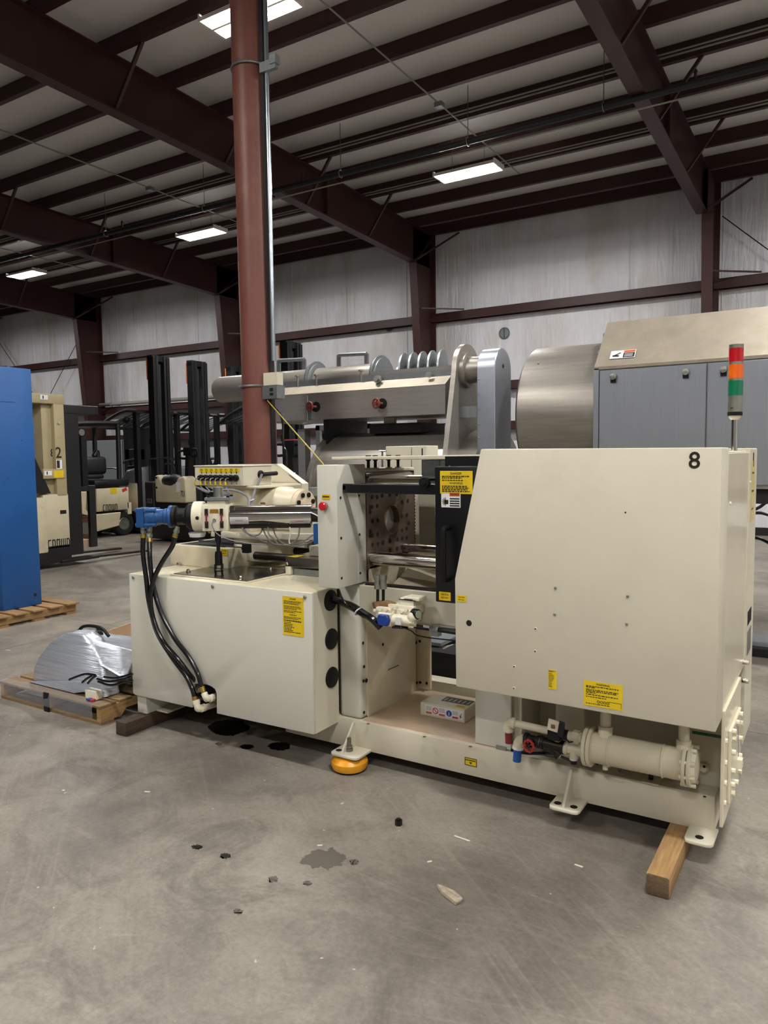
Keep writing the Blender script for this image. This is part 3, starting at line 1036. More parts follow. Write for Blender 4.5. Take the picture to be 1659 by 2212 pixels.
# ---- tower cover with emergency stop
tw = MB('cream_grey')
tw.box(-2.345, -2.216, 3.12, 3.39, 1.01, 1.653)
tower = tw.build('tower_cover', M, bev=0.006, seg=2)
MB('cream').box(-2.218, -2.2145, 3.305, 3.308, 1.012, 1.56).build('seam', tower)
ec = at(702, 1093, Y=3.12)
MB('red_button').lathe(ec, -YA, [(0.012, 0.012), (0.014, 0.022), (0.026, 0.023), (0.032, 0.018), (0.033, 0.0)], 24).build('emergency_stop', tower)
MB('zinc').lathe(ec, -YA, [(0, 0.02), (0.01, 0.019), (0.014, 0.012)], 20).build('stop_collar', tower)
wlabel(tower, at(704.5, 1073.5, Y=3.1195), XA, ZA, 0.052, 0.025, [(0.45, None, 0.34, 0.95)], name='switch_label', label='yellow label above the red stop button')
screw_heads(tower, [at(*q, X=-2.2155) for q in ((735.4, 1075), (775.5, 1070.5), (736.7, 1162.5), (776.5, 1154.5), (738, 1249), (778, 1238))], XA, 0.007, 0.004)
# ---- black gate rail, roller and gate
gr = MB('black_paint').box(-2.214, -1.1, 3.165, 3.19, 1.507, 1.555).box(-2.214, -2.19, 3.165, 3.36, 1.52, 1.55).build('gate_rail', M, bev=0.004)
wc = at(920, 1043, Y=3.164)
MB('black_rubber').lathe(wc, -YA, [(0, 0.012), (0, 0.026), (0.024, 0.026), (0.024, 0.014), (0.03, 0.012), (0.03, 0)], 24).build('gate_roller', M)
MB('galv').box(at(910, 1000, Y=3.36).x, at(950, 1000, Y=3.36).x, 3.36, 3.46, at(930, 1034, Y=3.36).z, at(930, 993, Y=3.36).z).build('gate_drive_box', M, bev=0.003)
g = MB('black_paint')
gx0 = -1.655
g.box(gx0, -0.75, 3.13, 3.16, 0.995, 1.643)
gate = g.build('safety_gate', M, bev=0.006, seg=2)
MB('black_paint').box(gx0 + 0.02, -0.8, 3.2, 3.3, 1.643, 1.69).build('gate_track', M)
hx = at(962, 1190, Y=3.13)
h0, h1 = at(962, 1141, Y=3.1), at(963, 1253, Y=3.1)
MB('black_rubber').tube([(h0.x, 3.13, h0.z), (h0.x, 3.085, h0.z - 0.004), (h0.x, 3.08, h0.z - 0.03), (h0.x, 3.08, h1.z + 0.03), (h0.x, 3.085, h1.z + 0.004), (h0.x, 3.13, h1.z)], 0.0125, 10, 3).build('gate_handle', gate)
wlabel(gate, at(985.5, 1042, Y=3.1295), XA, ZA, 0.168, 0.107,
       [(0.12, 'DANGER', 0.15, 0.9), (0.24, None, 0.05, 0.95), (0.31, None, 0.05, 0.7), (0.41, None, 0.05, 0.75), (0.54, 'WARNING', 0.15, 0.9)] + [(0.67 + 0.075 * i, None, 0.05, w) for i, w in enumerate((0.9, 0.95, 0.9, 0.98))],
       label='yellow danger and warning label')


def pinch(mb, f, r, u):
    mb.m('label_orange').rect(f + r * 0.02 + u * 0.026, r, u, 0.052, 0.017)
    mb.m('label_black').text('WARNING', f + r * 0.02 + u * 0.026 + r.cross(u) * 0.0004, r, u, 0.012, 0.75)
    for i in range(7):
        a = math.radians(100 + i * 27)
        c = f - r * 0.026 - u * 0.008
        mb.bar(c, c + (r * math.cos(a) + u * math.sin(a)) * 0.02, 0.003, 0.0006, up=r.cross(u))
    mb.rect(f - r * 0.022 - u * 0.01, r, u, 0.018, 0.02)


wlabel(gate, at(974, 1080, Y=3.1295), XA, ZA, 0.1, 0.071, [], base='label_white', label='white pinch warning label', extra=lambda mb, f, r, u: (pinch(mb, f, r, u), [mb.rect(f + r * 0.02 + u * (0.006 - 0.011 * i), r, u, 0.05, 0.006) for i in range(4)]))
wlabel(gate, at(961, 1288, Y=3.1295), XA, ZA, 0.062, 0.041, [(0.3, 'CAUTION', 0.3, 0.75), (0.68, 'PINCH POINT', 0.26, 0.6)], label='small yellow caution label')
# canopy above the gate and rear cabinet
MB('cream').prism([(-2.32, 3.22, 1.68), (-1.2, 3.22, 1.672), (-1.2, 3.22, 1.698), (-2.32, 3.22, 1.694)], (0, 0.62, 0)).build('canopy_plate', M, bev=0.003)
MB('label_white').tube([at(984, 994, Y=3.3), at(976, 999, Y=3.25), at(971, 1008, Y=3.2)], 0.005, 6).build('gate_cable', M)
rc = MB('cream').box(-2.548, -2.245, 4.14, 4.3, 0.9, 1.757).build('rear_cabinet', M, bev=0.004)
screw_heads(rc, [at(889, 968 + 3.4 * i, Y=4.139) for i in range(26)], -YA, 0.0032, 0.0006, 'hole_black', 'vent_slot')
MB('hole_black').box(at(912, 970, Y=4.139).x - 0.004, at(912, 970, Y=4.139).x + 0.004, 4.138, 4.14, 1.69, 1.74).build('slot', rc)
MB('steel').tube([at(826, 965, Y=4.13), at(826, 1025, Y=4.13)], 0.006, 6, 0).tube([at(820, 974, Y=4.12), at(834, 974, Y=4.12)], 0.006, 6, 0).build('latch_rod', rc)
MB('cream').box(-2.2, -0.42, 4.2, 4.3, 1.35, 1.6).box(-2.24, -2.12, 4.02, 4.14, 0.9, 1.55).build('rear_guard', M, bev=0.005)
MB('black_matte').box(-2.1, -0.6, 3.98, 4.2, 1.05, 1.34).build('rear_valve_block', M)

# ---- tank cabinet on the left
T = MB('cream')
T.box(-3.765, -2.45, 3.22, 4.2, 0.22, 0.965)
tank = T.build('tank_body', M)
Q = lambda x, y: at(x, y, Y=3.08)
poly = [(278.4, 1239), (674, 1281.8), (677.5, 1587.5), (468, 1541.5), (467.5, 1498), (464, 1489), (456, 1483), (446, 1479), (419, 1477), (416, 1490), (415.5, 1529), (292, 1501.5), (287, 1497)]
fp = MB('cream_grey').prism([Q(*q) for q in poly], (0, 0.02, 0)).build('front_panel', M, bev=0.004, seg=2)
MB('hole_black').box(-3.4, -2.9, 3.2, 3.216, 0.23, 0.5).build('notch_shade_plate', tank)  # black plate painted in for the shade inside the hose notch
screw_heads(fp, [Q(288, 1247.5), Q(459.5, 1267), Q(659, 1290)], -YA, 0.0105, 0.007, 'zinc')
ls = []
for vy, n in ((0.18, 3), (0.3, 2), (0.4, 2)):
    pass
wlabel(fp, at(633.5, 1331.5, Y=3.0795), XA, ZA, 0.142, 0.212,
       [(0.06, 'DANGER', 0.055, 0.9)] + [(0.12 + 0.035 * i, None, 0.018, w) for i, w in enumerate((0.95, 0.9, 0.8))] + [(0.25 + 0.035 * i, None, 0.018, w) for i, w in enumerate((0.9, 0.95, 0.7))] + [(0.37 + 0.035 * i, None, 0.018, w) for i, w in enumerate((0.95, 0.6))] +
       [(0.47, 'WARNING', 0.055, 0.9)] + [(0.53 + 0.035 * i, None, 0.018, w) for i, w in enumerate((0.95, 0.8))] + [(0.62, None, 0.03, 0.95)] + [(0.67 + 0.04 * i, None, 0.02, w) for i, w in enumerate((0.4, 0.5, 0.45, 0.55, 0.4, 0.5, 0.9))], label='tall yellow danger label')
sd = MB('cream').box(-2.376, -2.37, 3.1, 3.32, 0.215, 0.978).build('side_sheet', M)
MB('cream').box(-3.79, -3.782, 3.1, 4.2, 0.215, 0.978).build('side_sheet', M)
for q in ((713.5, 1297), (715.5, 1380), (716.5, 1463)):
    c = at(*q, X=-2.37)
    MB('black_rubber').lathe(c, XA, [(0, 0.058), (0.006, 0.057), (0.011, 0.05), (0.012, 0)], 30).build('grommet', sd)
tp = MB('cream_yellow').box(-3.792, -2.372, 3.085, 4.2, 0.972, 0.982).build('top_sheet', M, bev=0.002)
dp = MB('cream_yellow').box(-3.5, -2.875, 3.145, 3.62, 0.982, 0.989)
dplate = dp.build('drip_frame', M, bev=0.002)
MB('drip_steel').box(-3.485, -2.89, 3.165, 3.6, 0.989, 0.993).build('drip_plate', dplate)
for q in ((407, 1236), (520, 1250), (585, 1232), (386, 1220)):
    c = at(*q, Z=0.99)
    MB('chrome').lathe(c, ZA, [(0, 0.014), (0.01, 0.014), (0.018, 0.009), (0.022, 0)], 12).build('acorn_nut', dplate)

# ---- right side: door panel, recess, posts
dpn = MB('cream_grey').box(at(1026, 1500, Y=3.33).x, at(1105, 1600, Y=3.33).x, 3.33, 3.35, 0.25, 0.7).build('lower_door', M, bev=0.004)
MB('zinc').box(at(1072, 1620, Y=3.329).x, at(1094, 1620, Y=3.329).x, 3.325, 3.33, 0.235, 0.265).build('door_hinge', dpn)
R_ = MB('cream')
R_.box(-1.38, -0.42, 3.6, 3.64, 0.24, 0.75)
R_.box(at(1200, 1600, Y=3.42).x, at(1262, 1600, Y=3.42).x, 3.42, 3.46, 0.24, 0.75)
R_.box(at(1478, 1650, Y=3.42).x, -0.395, 3.42, 3.46, 0.24, 0.75)
R_.box(at(1262, 1600, Y=3.42).x, at(1478, 1650, Y=3.42).x, 3.42, 3.46, 0.24, 0.275)
R_.box(-1.35, -1.3, 3.35, 3.6, 0.24, 0.75)
rec = R_.build('lower_panel', M, bev=0.003)
MB('cab_grey').box(at(1345, 1540, Y=3.55).x, at(1460, 1560, Y=3.55).x, 3.52, 3.6, 0.56, 0.74).build('junction_box', M, bev=0.004)
MB('steel').box(at(1170, 1640, Y=3.38).x, at(1200, 1640, Y=3.38).x, 3.36, 3.42, 0.248, 0.256).build('drip_lip', rec)
MB('blue_hose').ball(at(1186, 1641, Y=3.4), 0.011).build('clamp_knob', rec)
MB('label_green').rect(at(1527, 1587, Y=3.4185), XA, ZA, 0.12, 0.012, 0.001).build('green_tape', rec)
MB('cream_gloss').lathe(at(1521, 1656, Y=3.42), -YA, [(0, 0.024), (0.02, 0.022), (0.026, 0.014), (0.026, 0.007)], 20).m('hole_black').cyl(at(1521, 1656, Y=3.392), at(1521, 1656, Y=3.391), 0.006, 10).build('drain_plug', rec)

# ---- oil cooler with flanges
ca, cb = at(1274, 1612, Y=3.22), at(1496, 1654, Y=3.22)
cz = (ca.z + cb.z) / 2
ca.z = cb.z = cz
rb_ = px(33, ca)
co = MB('cream_gloss').lathe(ca, XA, [(0, rb_), (cb.x - ca.x, rb_)], 36).build('oil_cooler', M)
L_ = cb.x - ca.x
for t0, t1, rr in ((-0.018, 0.0, 1.3), (0.002, 0.018, 1.3), (0.088, 0.098, 1.08), (L_ - 0.118, L_ - 0.108, 1.08), (L_ - 0.034, L_ - 0.018, 1.28), (L_ - 0.014, L_ + 0.002, 1.28)):
    MB('cream_gloss').lathe(ca + XA * t0, XA, [(0, rb_ * rr * 0.96), (0.003, rb_ * rr), (t1 - t0 - 0.003, rb_ * rr), (t1 - t0, rb_ * rr * 0.96)], 36).build('cooler_flange', co)
MB('ivory').lathe(ca + XA * (L_ + 0.002), XA, [(0, rb_ * 1.05), (0.016, rb_ * 0.95), (0.02, rb_ * 0.7), (0.026, 0)], 28).build('end_cap', co)
for i in range(8):
    a = 2 * math.pi * (i + 0.4) / 8
    c = ca + V((L_ - 0.04, math.cos(a) * rb_ * 1.15, math.sin(a) * rb_ * 1.15))
    MB('ivory').cyl(c, c + XA * 0.06, 0.0085, 6).build('flange_bolt', co)
for q in ((1308, 1580), (1477, 1610)):
    c = at(*q, Y=3.22)
    c = V((c.x, 3.22, cz))
    MB('cream_gloss').cyl(c, c + ZA * rb_ * 1.55, px(15.5, c), 24).build('cooler_neck', co)
    MB('cream').cyl(c + ZA * rb_ * 1.5, (c.x, 3.22, 0.7), px(11.5, c), 20).build('cooler_pipe', co)
for q in ((1312, 1650), (1390, 1655)):
    pass
MB('black_hose').tube([at(1288, 1642, Y=3.28), at(1290, 1653, Y=3.27), at(1294, 1646, Y=3.27)], 0.002, 5).build('tie_wrap', co)
MB('black_hose').tube([at(1346, 1655, Y=3.28), at(1338, 1667, Y=3.27), at(1336, 1661, Y=3.27)], 0.002, 5).build('tie_wrap', co)
MB('cream_gloss').cyl((ca.x + 0.07, 3.22, cz - rb_), (ca.x + 0.07, 3.22, cz - rb_ * 1.35), 0.013, 12).build('drain_stub', co)
bk = at(1405, 1690, Y=3.3)
MB('cream').box(bk.x - 0.035, bk.x + 0.035, 3.29, 3.42, bk.z - 0.005, bk.z + 0.002).box(bk.x - 0.035, bk.x + 0.035, 3.38, 3.42, bk.z, cz - rb_ * 0.8).build('cooler_bracket', M, bev=0.002)
for dx in (-0.02, 0.015):
    MB('bolt_black').cyl((bk.x + dx, 3.375, bk.z + 0.05), (bk.x + dx, 3.36, bk.z + 0.05), 0.009, 8).build('cooler_bracket_bolt', M)
MB('bolt_black').cyl((bk.x - 0.005, 3.33, bk.z), (bk.x - 0.005, 3.33, bk.z + 0.02), 0.011, 8).build('cooler_bracket_bolt', M)

# ---- cooling water plumbing in front of the panel
PY = 3.22
A = lambda x, y, Y=PY: at(x, y, Y=Y)
pr_ = px(8.5, A(1150, 1570))
wp = MB('cream_gloss').tube([A(1098, 1576), A(1098, 1566), A(1103, 1562), A(1113, 1562.5)], pr_ * 1.15, 14, 4).cyl(A(1112, 1562.5), A(1190, 1580), pr_, 18).build('water_pipe', M)
MB('cream_gloss').cyl(A(1106, 1561), A(1114, 1563), pr_ * 1.45, 18).cyl(A(1098, 1572), A(1098, 1579), pr_ * 1.4, 18).build('pipe_elbow_band', wp)
MB('white_plastic').cyl(A(1098.5, 1578), A(1098.5, 1581), pr_ * 1.15, 16).m('red_hose').cyl(A(1098.5, 1581), A(1099.5, 1605), pr_ * 0.95, 16).build('red_hose', wp)
sv = MB('black_matte').cyl(A(1188, 1580), A(1228, 1589), pr_ * 1.3, 14).box(A(1190, 1580).x, A(1216, 1580).x, PY - 0.05, PY + 0.03, A(1200, 1592).z, A(1200, 1570).z).build('solenoid_valve', M, bev=0.003)
MB('brass').cyl(A(1205, 1590), A(1205, 1600), 0.02, 12).build('valve_body', sv)
c = A(1197, 1567, 3.15)
MB('ivory').rect(c, (0.93, 0.1, -0.18), (0.1, 0.2, 0.95), 0.052, 0.048, 0.014).m('rust_fit').rect(c + V((0, -0.016, 0)), XA, ZA, 0.018, 0.018, 0.002).build('solenoid_coil', sv)
c = A(1209, 1574, 3.15)
for i in range(5):
    MB('black_paint').rect(A(1207 + 2.0 * i, 1571 + 0.8 * i, 3.16), (0.9, 0.3, -0.2), (0.1, 0.2, 0.95), 0.008, 0.06, 0.05).build('coil_fin', sv)
MB('cream_gloss').cyl(A(1228, 1589), A(1238, 1591), pr_ * 1.15, 16).cyl(A(1238, 1590), A(1252, 1593), pr_ * 1.6, 6).cyl(A(1250, 1593), A(1258, 1594.5), pr_ * 1.3, 16).cyl(A(1258, 1594), A(1266, 1596), pr_ * 0.95, 16).build('pipe_union', M)
MB('black_hose').tube([A(1224, 1598, 3.18), A(1230, 1603, 3.17), A(1238, 1602, 3.17)], 0.003, 6).build('valve_wire', sv)
# second line: elbow, gate valve, strainer, tee
w2_ = MB('cream_gloss').tube([A(1120, 1614), A(1120, 1606), A(1125, 1599), A(1134, 1597)], pr_ * 1.35, 14, 4).build('pipe_elbow', M)
MB('white_plastic').cyl(A(1119.5, 1611), A(1119, 1617), pr_ * 1.5, 16).m('blue_hose').cyl(A(1118.5, 1617), A(1116.5, 1644), pr_ * 1.05, 16).build('blue_hose', w2_)
gv = MB('black_matte').cyl(A(1134, 1596), A(1141, 1597.5), pr_ * 1.7, 16).cyl(A(1141, 1597.5), A(1160, 1602), pr_ * 1.35, 14).cyl(A(1160, 1601.5), A(1166, 1603), pr_ * 1.6, 14).cyl(A(1150, 1600), A(1146, 1608, PY - 0.06), pr_ * 0.9, 12).build('gate_valve', M)
wcx = A(1142, 1611.5, PY - 0.08)
hw = MB('red_wheel').torus(wcx, (-0.25, -1, 0.12), px(11.5, wcx), 0.0055, 24, 8)
for i in range(5):
    a = 2 * math.pi * i / 5
    u_, v_ = perp(V((-0.25, -1, 0.12)))
    hw.bar(wcx, wcx + (u_ * math.cos(a) + v_ * math.sin(a)) * px(11.5, wcx), 0.006, 0.005, up=(-0.25, -1, 0.12))
for i in range(10):
    a = 2 * math.pi * i / 10
    hw.ball(wcx + (u_ * math.cos(a) + v_ * math.sin(a)) * px(12, wcx), 0.0075, 8)
hw.m('bolt_black').ball(wcx, 0.013, 8)
hw.build('hand_wheel', gv)
MB('white_plastic').cyl(A(1161, 1602), A(1170, 1604), pr_ * 1.2, 14).build('thread_seal', gv)
ys_ = MB('dark_steel').cyl(A(1168, 1603), A(1218, 1615), pr_ * 1.4, 16).cyl(A(1168, 1603), A(1175, 1605), pr_ * 1.7, 16).cyl(A(1212, 1613), A(1219, 1615), pr_ * 1.7, 16).cyl(A(1185, 1608), A(1208, 1630), pr_ * 1.25, 16).cyl(A(1204, 1626), A(1210, 1632), pr_ * 1.5, 8).build('strainer', M)
tee = MB('cream_gloss').cyl(A(1218, 1615), A(1258, 1623), pr_ * 1.2, 16).cyl(A(1218, 1615), A(1227, 1617), pr_ * 1.5, 16).cyl(A(1251, 1621), A(1259, 1623), pr_ * 1.5, 16).cyl(A(1240, 1619), A(1240, 1636), pr_ * 1.2, 16).m('white_plastic').cyl(A(1239, 1636), A(1239, 1641), pr_ * 1.0, 14).m('zinc').cyl(A(1258, 1622), A(1268, 1624), pr_ * 0.75, 14).build('pipe_tee', M)
MB('black_matte').cyl(A(1239, 1641), A(1239, 1650), pr_ * 0.8, 10).tube([A(1212, 1634), A(1226, 1640), A(1236, 1646)], 0.006, 6).build('drain_cock', tee)
MB('black_hose').tube([A(1104, 1620, 3.3), A(1135, 1627, 3.3), A(1175, 1628, 3.3), A(1206, 1632, 3.25)], 0.008, 8).build('drain_hose', M)

# ---- big front guard
GY = 3.0
G_ = lambda x, y: at(x, y, Y=GY)
gp = [(1038, 970), (1560.5, 966.5), (1546, 1583), (984.5, 1483.5), (982, 1250)]
guard = MB('cream').prism([G_(*q) for q in gp], (0, 0.19, 0)).build('front_guard', M, bev=0.006, seg=2)
f = at(1500, 996, Y=GY - 0.001)
MB('label_black').text('8', f, XA, ZA, 0.088, 1.0).build('number_eight', guard)
screw_heads(guard, [G_(*q) for q in ((1200, 1270), (1356, 1288), (1198.5, 1327), (1354, 1348))], -YA, 0.006, 0.004, 'zinc', 'screw')
MB('hole_black').lathe(G_(1013, 1346), -YA, [(0, 0.014), (0.0012, 0.013), (0.0012, 0)], 20).build('plug_hole', guard)
for q in ((1156.5, 1358.5), (1156, 1407), (1110.5, 1440), (1110, 1487)):
    MB('cream_gloss').lathe(G_(*q), -YA, [(0, 0.008), (0.0015, 0.007), (0.0015, 0.004)], 14).m('hole_black').cyl(G_(*q) + V((0, -0.0015, 0)), G_(*q) + V((0, -0.002, 0)), 0.0035, 10).build('filled_hole', guard)
MB('hole_black').cyl(G_(1351, 1107), G_(1351, 1107) + V((0, -0.001, 0)), 0.0035, 8).build('filled_hole', guard)
wlabel(guard, at(997, 1293, Y=GY - 0.0005), XA, ZA, 0.048, 0.03, [(0.3, 'CAUTION', 0.3, 0.8), (0.68, 'PINCH POINT', 0.28, 0.6)], label='small yellow caution label')
wlabel(guard, at(1193.5, 1468, Y=GY - 0.0005), XA, ZA, 0.037, 0.083, [(0.05, None, 0.03, 0.95), (0.1, None, 0.03, 0.6)] + [(0.2 + 0.075 * i, None, 0.03, w) for i, w in enumerate((0.5, 0.7, 0.75, 0.7, 0.65, 0.5, 0.4, 0.45, 0.4, 0.5))], label='narrow yellow data label')


def schem(mb, f, r, u):
    for i in range(4):
        c = f + r * (-0.018 + 0.013 * i) - u * 0.03
        mb.torus(c, r.cross(u), 0.005, 0.001, 12, 4)
    mb.rect(f + r * 0.05 - u * 0.024, r, u, 0.05, 0.0015)
    mb.rect(f + r * 0.074 - u * 0.034, r, u, 0.0015, 0.02)


wlabel(guard, at(1302.5, 1502, Y=GY - 0.0005), XA, ZA, 0.158, 0.104,
       [(0.1, 'WARNING', 0.11, 1.0), (0.2, None, 0.035, 0.95), (0.25, None, 0.035, 0.3), (0.34, None, 0.035, 0.95), (0.4, None, 0.035, 0.9), (0.46, None, 0.035, 0.3), (0.54, None, 0.035, 0.95), (0.63, None, 0.03, 0.6), (0.9, None, 0.03, 0.7)], extra=schem, label='wide yellow warning label with a diagram')
# ---- end cover, recessed behind the guard
ex = -0.389
ecv = MB('cream').box(-1.2, ex - 0.012, 3.19, 3.92, 0.66, 1.700).build('clamp_housing', M, bev=0.004)
MB('cream_gloss').box(ex - 0.012, ex, 3.19, 3.93, 0.66, 1.692).build('end_panel', M, bev=0.003)
MB('cream').box(ex - 0.03, ex + 0.004, 3.93, 3.955, 0.3, 1.71).build('end_flange', M)
rf = MB('cream').box(-1.0, ex - 0.002, 3.955, 4.32, 0.25, 1.712).build('rear_guard_end', M, bev=0.004)
wlabel(rf, (ex - 0.0015, 4.14, 1.5), YA, ZA, 0.14, 0.3, [(0.2, None, 0.03, 0.8), (0.5, None, 0.03, 0.8), (0.8, None, 0.03, 0.8)], base='faded_label', label='faded yellow label on the rear guard')
MB('hole_black').box(ex - 0.002, ex, 4.12, 4.15, 1.62, 1.69).build('latch_slot', rf)
screw_heads(ecv, [(ex, 3.26, 1.49), (ex + 0.004, 3.94, 1.55)], XA, 0.007, 0.006, 'ivory')
for i in range(6):
    MB('hole_black').box(ex - 0.002, ex - 0.0005, 4.05 + 0.03 * i, 4.065 + 0.03 * i, 0.83, 0.9).build('louver', rf)
MB('zinc').box(ex - 0.002, ex, 4.05, 4.22, 0.68, 0.8).build('vent_plate', rf)
# lower end plate with the bolted tank cover
epl = MB('cream_gloss').box(ex - 0.004, -0.379, 3.19, 3.72, 0.175, 0.66).build('end_plate', M, bev=0.002)
cov = MB('cream_gloss').box(-0.379, -0.366, 3.29, 3.63, 0.235, 0.548).build('tank_cover', M, bev=0.003)
for (y, zs) in ((3.235, (0.52, 0.43, 0.345, 0.26)), (3.34, (0.53, 0.5, 0.44, 0.36, 0.3, 0.265)), (3.46, (0.53, 0.265)), (3.58, (0.53, 0.49, 0.42, 0.34, 0.265))):
    for z in zs:
        xb = -0.379 if y < 3.29 else -0.366
        MB('ivory').cyl((xb, y, z), (xb + (0.006 if y < 3.29 else 0.013), y, z), 0.013, 8).build('cover_bolt', cov)
MB('ivory').box(-0.366, -0.345, 3.5, 3.54, 0.31, 0.35).build('drain_block', cov)
MB('label_grey').bar((-0.363, 3.48, 0.53), (-0.362, 3.52, 0.36), 0.002, 0.004).build('sight_mark', cov)
for z in (0.7, 0.61):
    MB('chrome').cyl((ex, 3.84, z), (ex + 0.03, 3.84, z), 0.012, 12).build('lock_bolt', M)

# ---- machine feet: bracket plates with gussets, one on a yellow levelling pad


def foot(x0, x1, hx1, hx2, gx, pad=None):
    k_ = 0.024
    f_ = MB('cream').prism([(x0, 3.33, ZB), (x0, 3.165 + k_, ZB), (x0 + k_ * 0.3, 3.165 + k_ * 0.3, ZB), (x0 + k_, 3.165, ZB), (x1 - k_, 3.165, ZB), (x1 - k_ * 0.3, 3.165 + k_ * 0.3, ZB), (x1, 3.165 + k_, ZB), (x1, 3.33, ZB)], (0, 0, 0.014))
    o = f_.build('foot_plate', M, bev=0.003, seg=2)
    for hx_ in (hx1, hx2):
        if hx_ is not None:
            MB('hole_black').cyl((hx_, 3.215, ZB + 0.014), (hx_, 3.215, ZB + 0.0148), 0.017, 16).build('foot_hole', o)
    if gx is not None:
        MB('cream').prism([(gx, 3.18, ZB + 0.014), (gx, 3.31, ZB + 0.014), (gx, 3.31, ZB + 0.15), (gx, 3.295, ZB + 0.15)], (0.012, 0, 0)).build('foot_gusset', o)
    return o


fa = foot(-2.33, -2.15, -2.3, None, -2.265)
foot(-1.105, -0.965, -1.075, -1.0, -1.045)
foot(-0.525, -0.412, -0.47, None, None)
pc = V((-2.245, 3.235, 0.0))
pad = MB('black_rubber').cyl(pc, pc + ZA * 0.02, 0.085, 28).m('yellow_pad').lathe(pc + ZA * 0.012, ZA, [(0, 0.092), (0.022, 0.101), (0.04, 0.1), (0.058, 0.084), (0.066, 0.05), (0.068, 0)], 36).build('leveling_pad', M, label='yellow round levelling pad')
MB('steel').cyl(pc + ZA * 0.08, pc + ZA * 0.175, 0.011, 12).cyl(pc + ZA * 0.101, pc + ZA * 0.118, 0.02, 6).cyl(pc + ZA * 0.12, pc + ZA * 0.132, 0.018, 6).build('leveling_bolt', fa)
wlabel(base, at(1017, 1646, Y=3.3095), XA, ZA, 0.066, 0.04, [(0.3, None, 0.16, 0.95)], label='small yellow label with a black border and down arrow',
       extra=lambda mb, f, r, u: (mb.add([f + r * -0.009 - u * 0.001, f + r * 0.009 - u * 0.001, f - u * 0.012], [(0, 1, 2)]),
                                  [mb.rect(f + u * k * 0.0185, r, u, 0.066, 0.0035) for k in (-1, 1)], [mb.rect(f + r * k * 0.0313, r, u, 0.0035, 0.04) for k in (-1, 1)]))
# oval hole in the right half of the beam, bolt hole on the ledge
MB('hole_black').cyl(at(1522, 1721, Z=0.2455), at(1522, 1721, Z=0.2455) + ZA * 0.0008, 0.007, 10).build('ledge_hole', base)

# ---- signal tower
sb = V((-0.43, 3.55, 1.70))
sx = at(1586, 960, Y=3.55).x
sb.x = sx
zt = lambda y: at(1586, y, Y=3.55).z
R0 = px(15, sb)
st = MB('chrome').cyl(sb, (sb.x, sb.y, zt(905)), px(6.2, sb), 18).build('signal_pole', M)
MB('ivory').lathe((sb.x, sb.y, zt(907)), ZA, [(0, px(8, sb)), (0.01, px(12, sb)), (0.022, px(12, sb))], 20).build('signal_socket', st)
MB('black_rubber').cyl((sb.x, sb.y, zt(898)), (sb.x, sb.y, zt(890)), R0 * 1.0, 28).build('signal_base_ring', st)
MB('zinc').cyl((sb.x, sb.y, zt(890)), (sb.x, sb.y, zt(857)), R0 * 0.97, 28).build('signal_base', st)
MB('label_black').rect((sb.x - R0 * 0.3, sb.y - R0 * 0.96, zt(882)), (1, -0.3, 0), ZA, 0.012, 0.004, 0.001).build('signal_print', st)
for z0_, z1_, mm, nm in ((855, 823, 'lens_green', 'green_lens'), (818, 788, 'lens_orange', 'orange_lens'), (782, 753, 'lens_red', 'red_lens')):
    MB(mm).cyl((sb.x, sb.y, zt(z0_)), (sb.x, sb.y, zt(z1_)), R0, 28).build(nm, st)
for z0_, z1_ in ((857.5, 854.5), (823.5, 818), (788.5, 782), (753, 745)):
    MB('zinc').cyl((sb.x, sb.y, zt(z0_)), (sb.x, sb.y, zt(z1_)), R0 * 0.98, 28).build('signal_ring', st)

# ---- loose switch box lying on the deck
q0, q1, q2 = at(907, 1545, Z=.249), at(1010, 1560, Z=.249), at(1025, 1543, Z=.249)
bx0, bx1, by0, by1, bz = q0.x, q1.x - 0.005, 3.555, 3.72, 0.249 + 0.075
B = thing('control_box', 'small cream sheet-metal box with safety stickers lying on the machine deck', 'box', ((bx0 + bx1) / 2, 3.62, 0.249))
bo = MB('cream').box(bx0, bx1, by0, by1, 0.2495, bz).build('case', B, bev=0.003)
MB('label_black').box(bx0 + 0.09, bx1 - 0.01, by0 + 0.075, by1 - 0.012, bz, bz + 0.0008).build('nameplate', B)
for i in range(6):
    MB('steel').box(bx0 + 0.1 + i * 0.028, bx0 + 0.112 + i * 0.028, by0 + 0.085, by1 - 0.03, bz + 0.0008, bz + 0.0012).build('nameplate_print', B)
wlabel(B, (bx1 - 0.04, by0 + 0.035, bz), XA, YA, 0.06, 0.045, [(0.3, None, 0.15, 0.9), (0.6, None, 0.15, 0.9)], label='yellow sticker on top of the box')
lw = (bx1 - bx0)
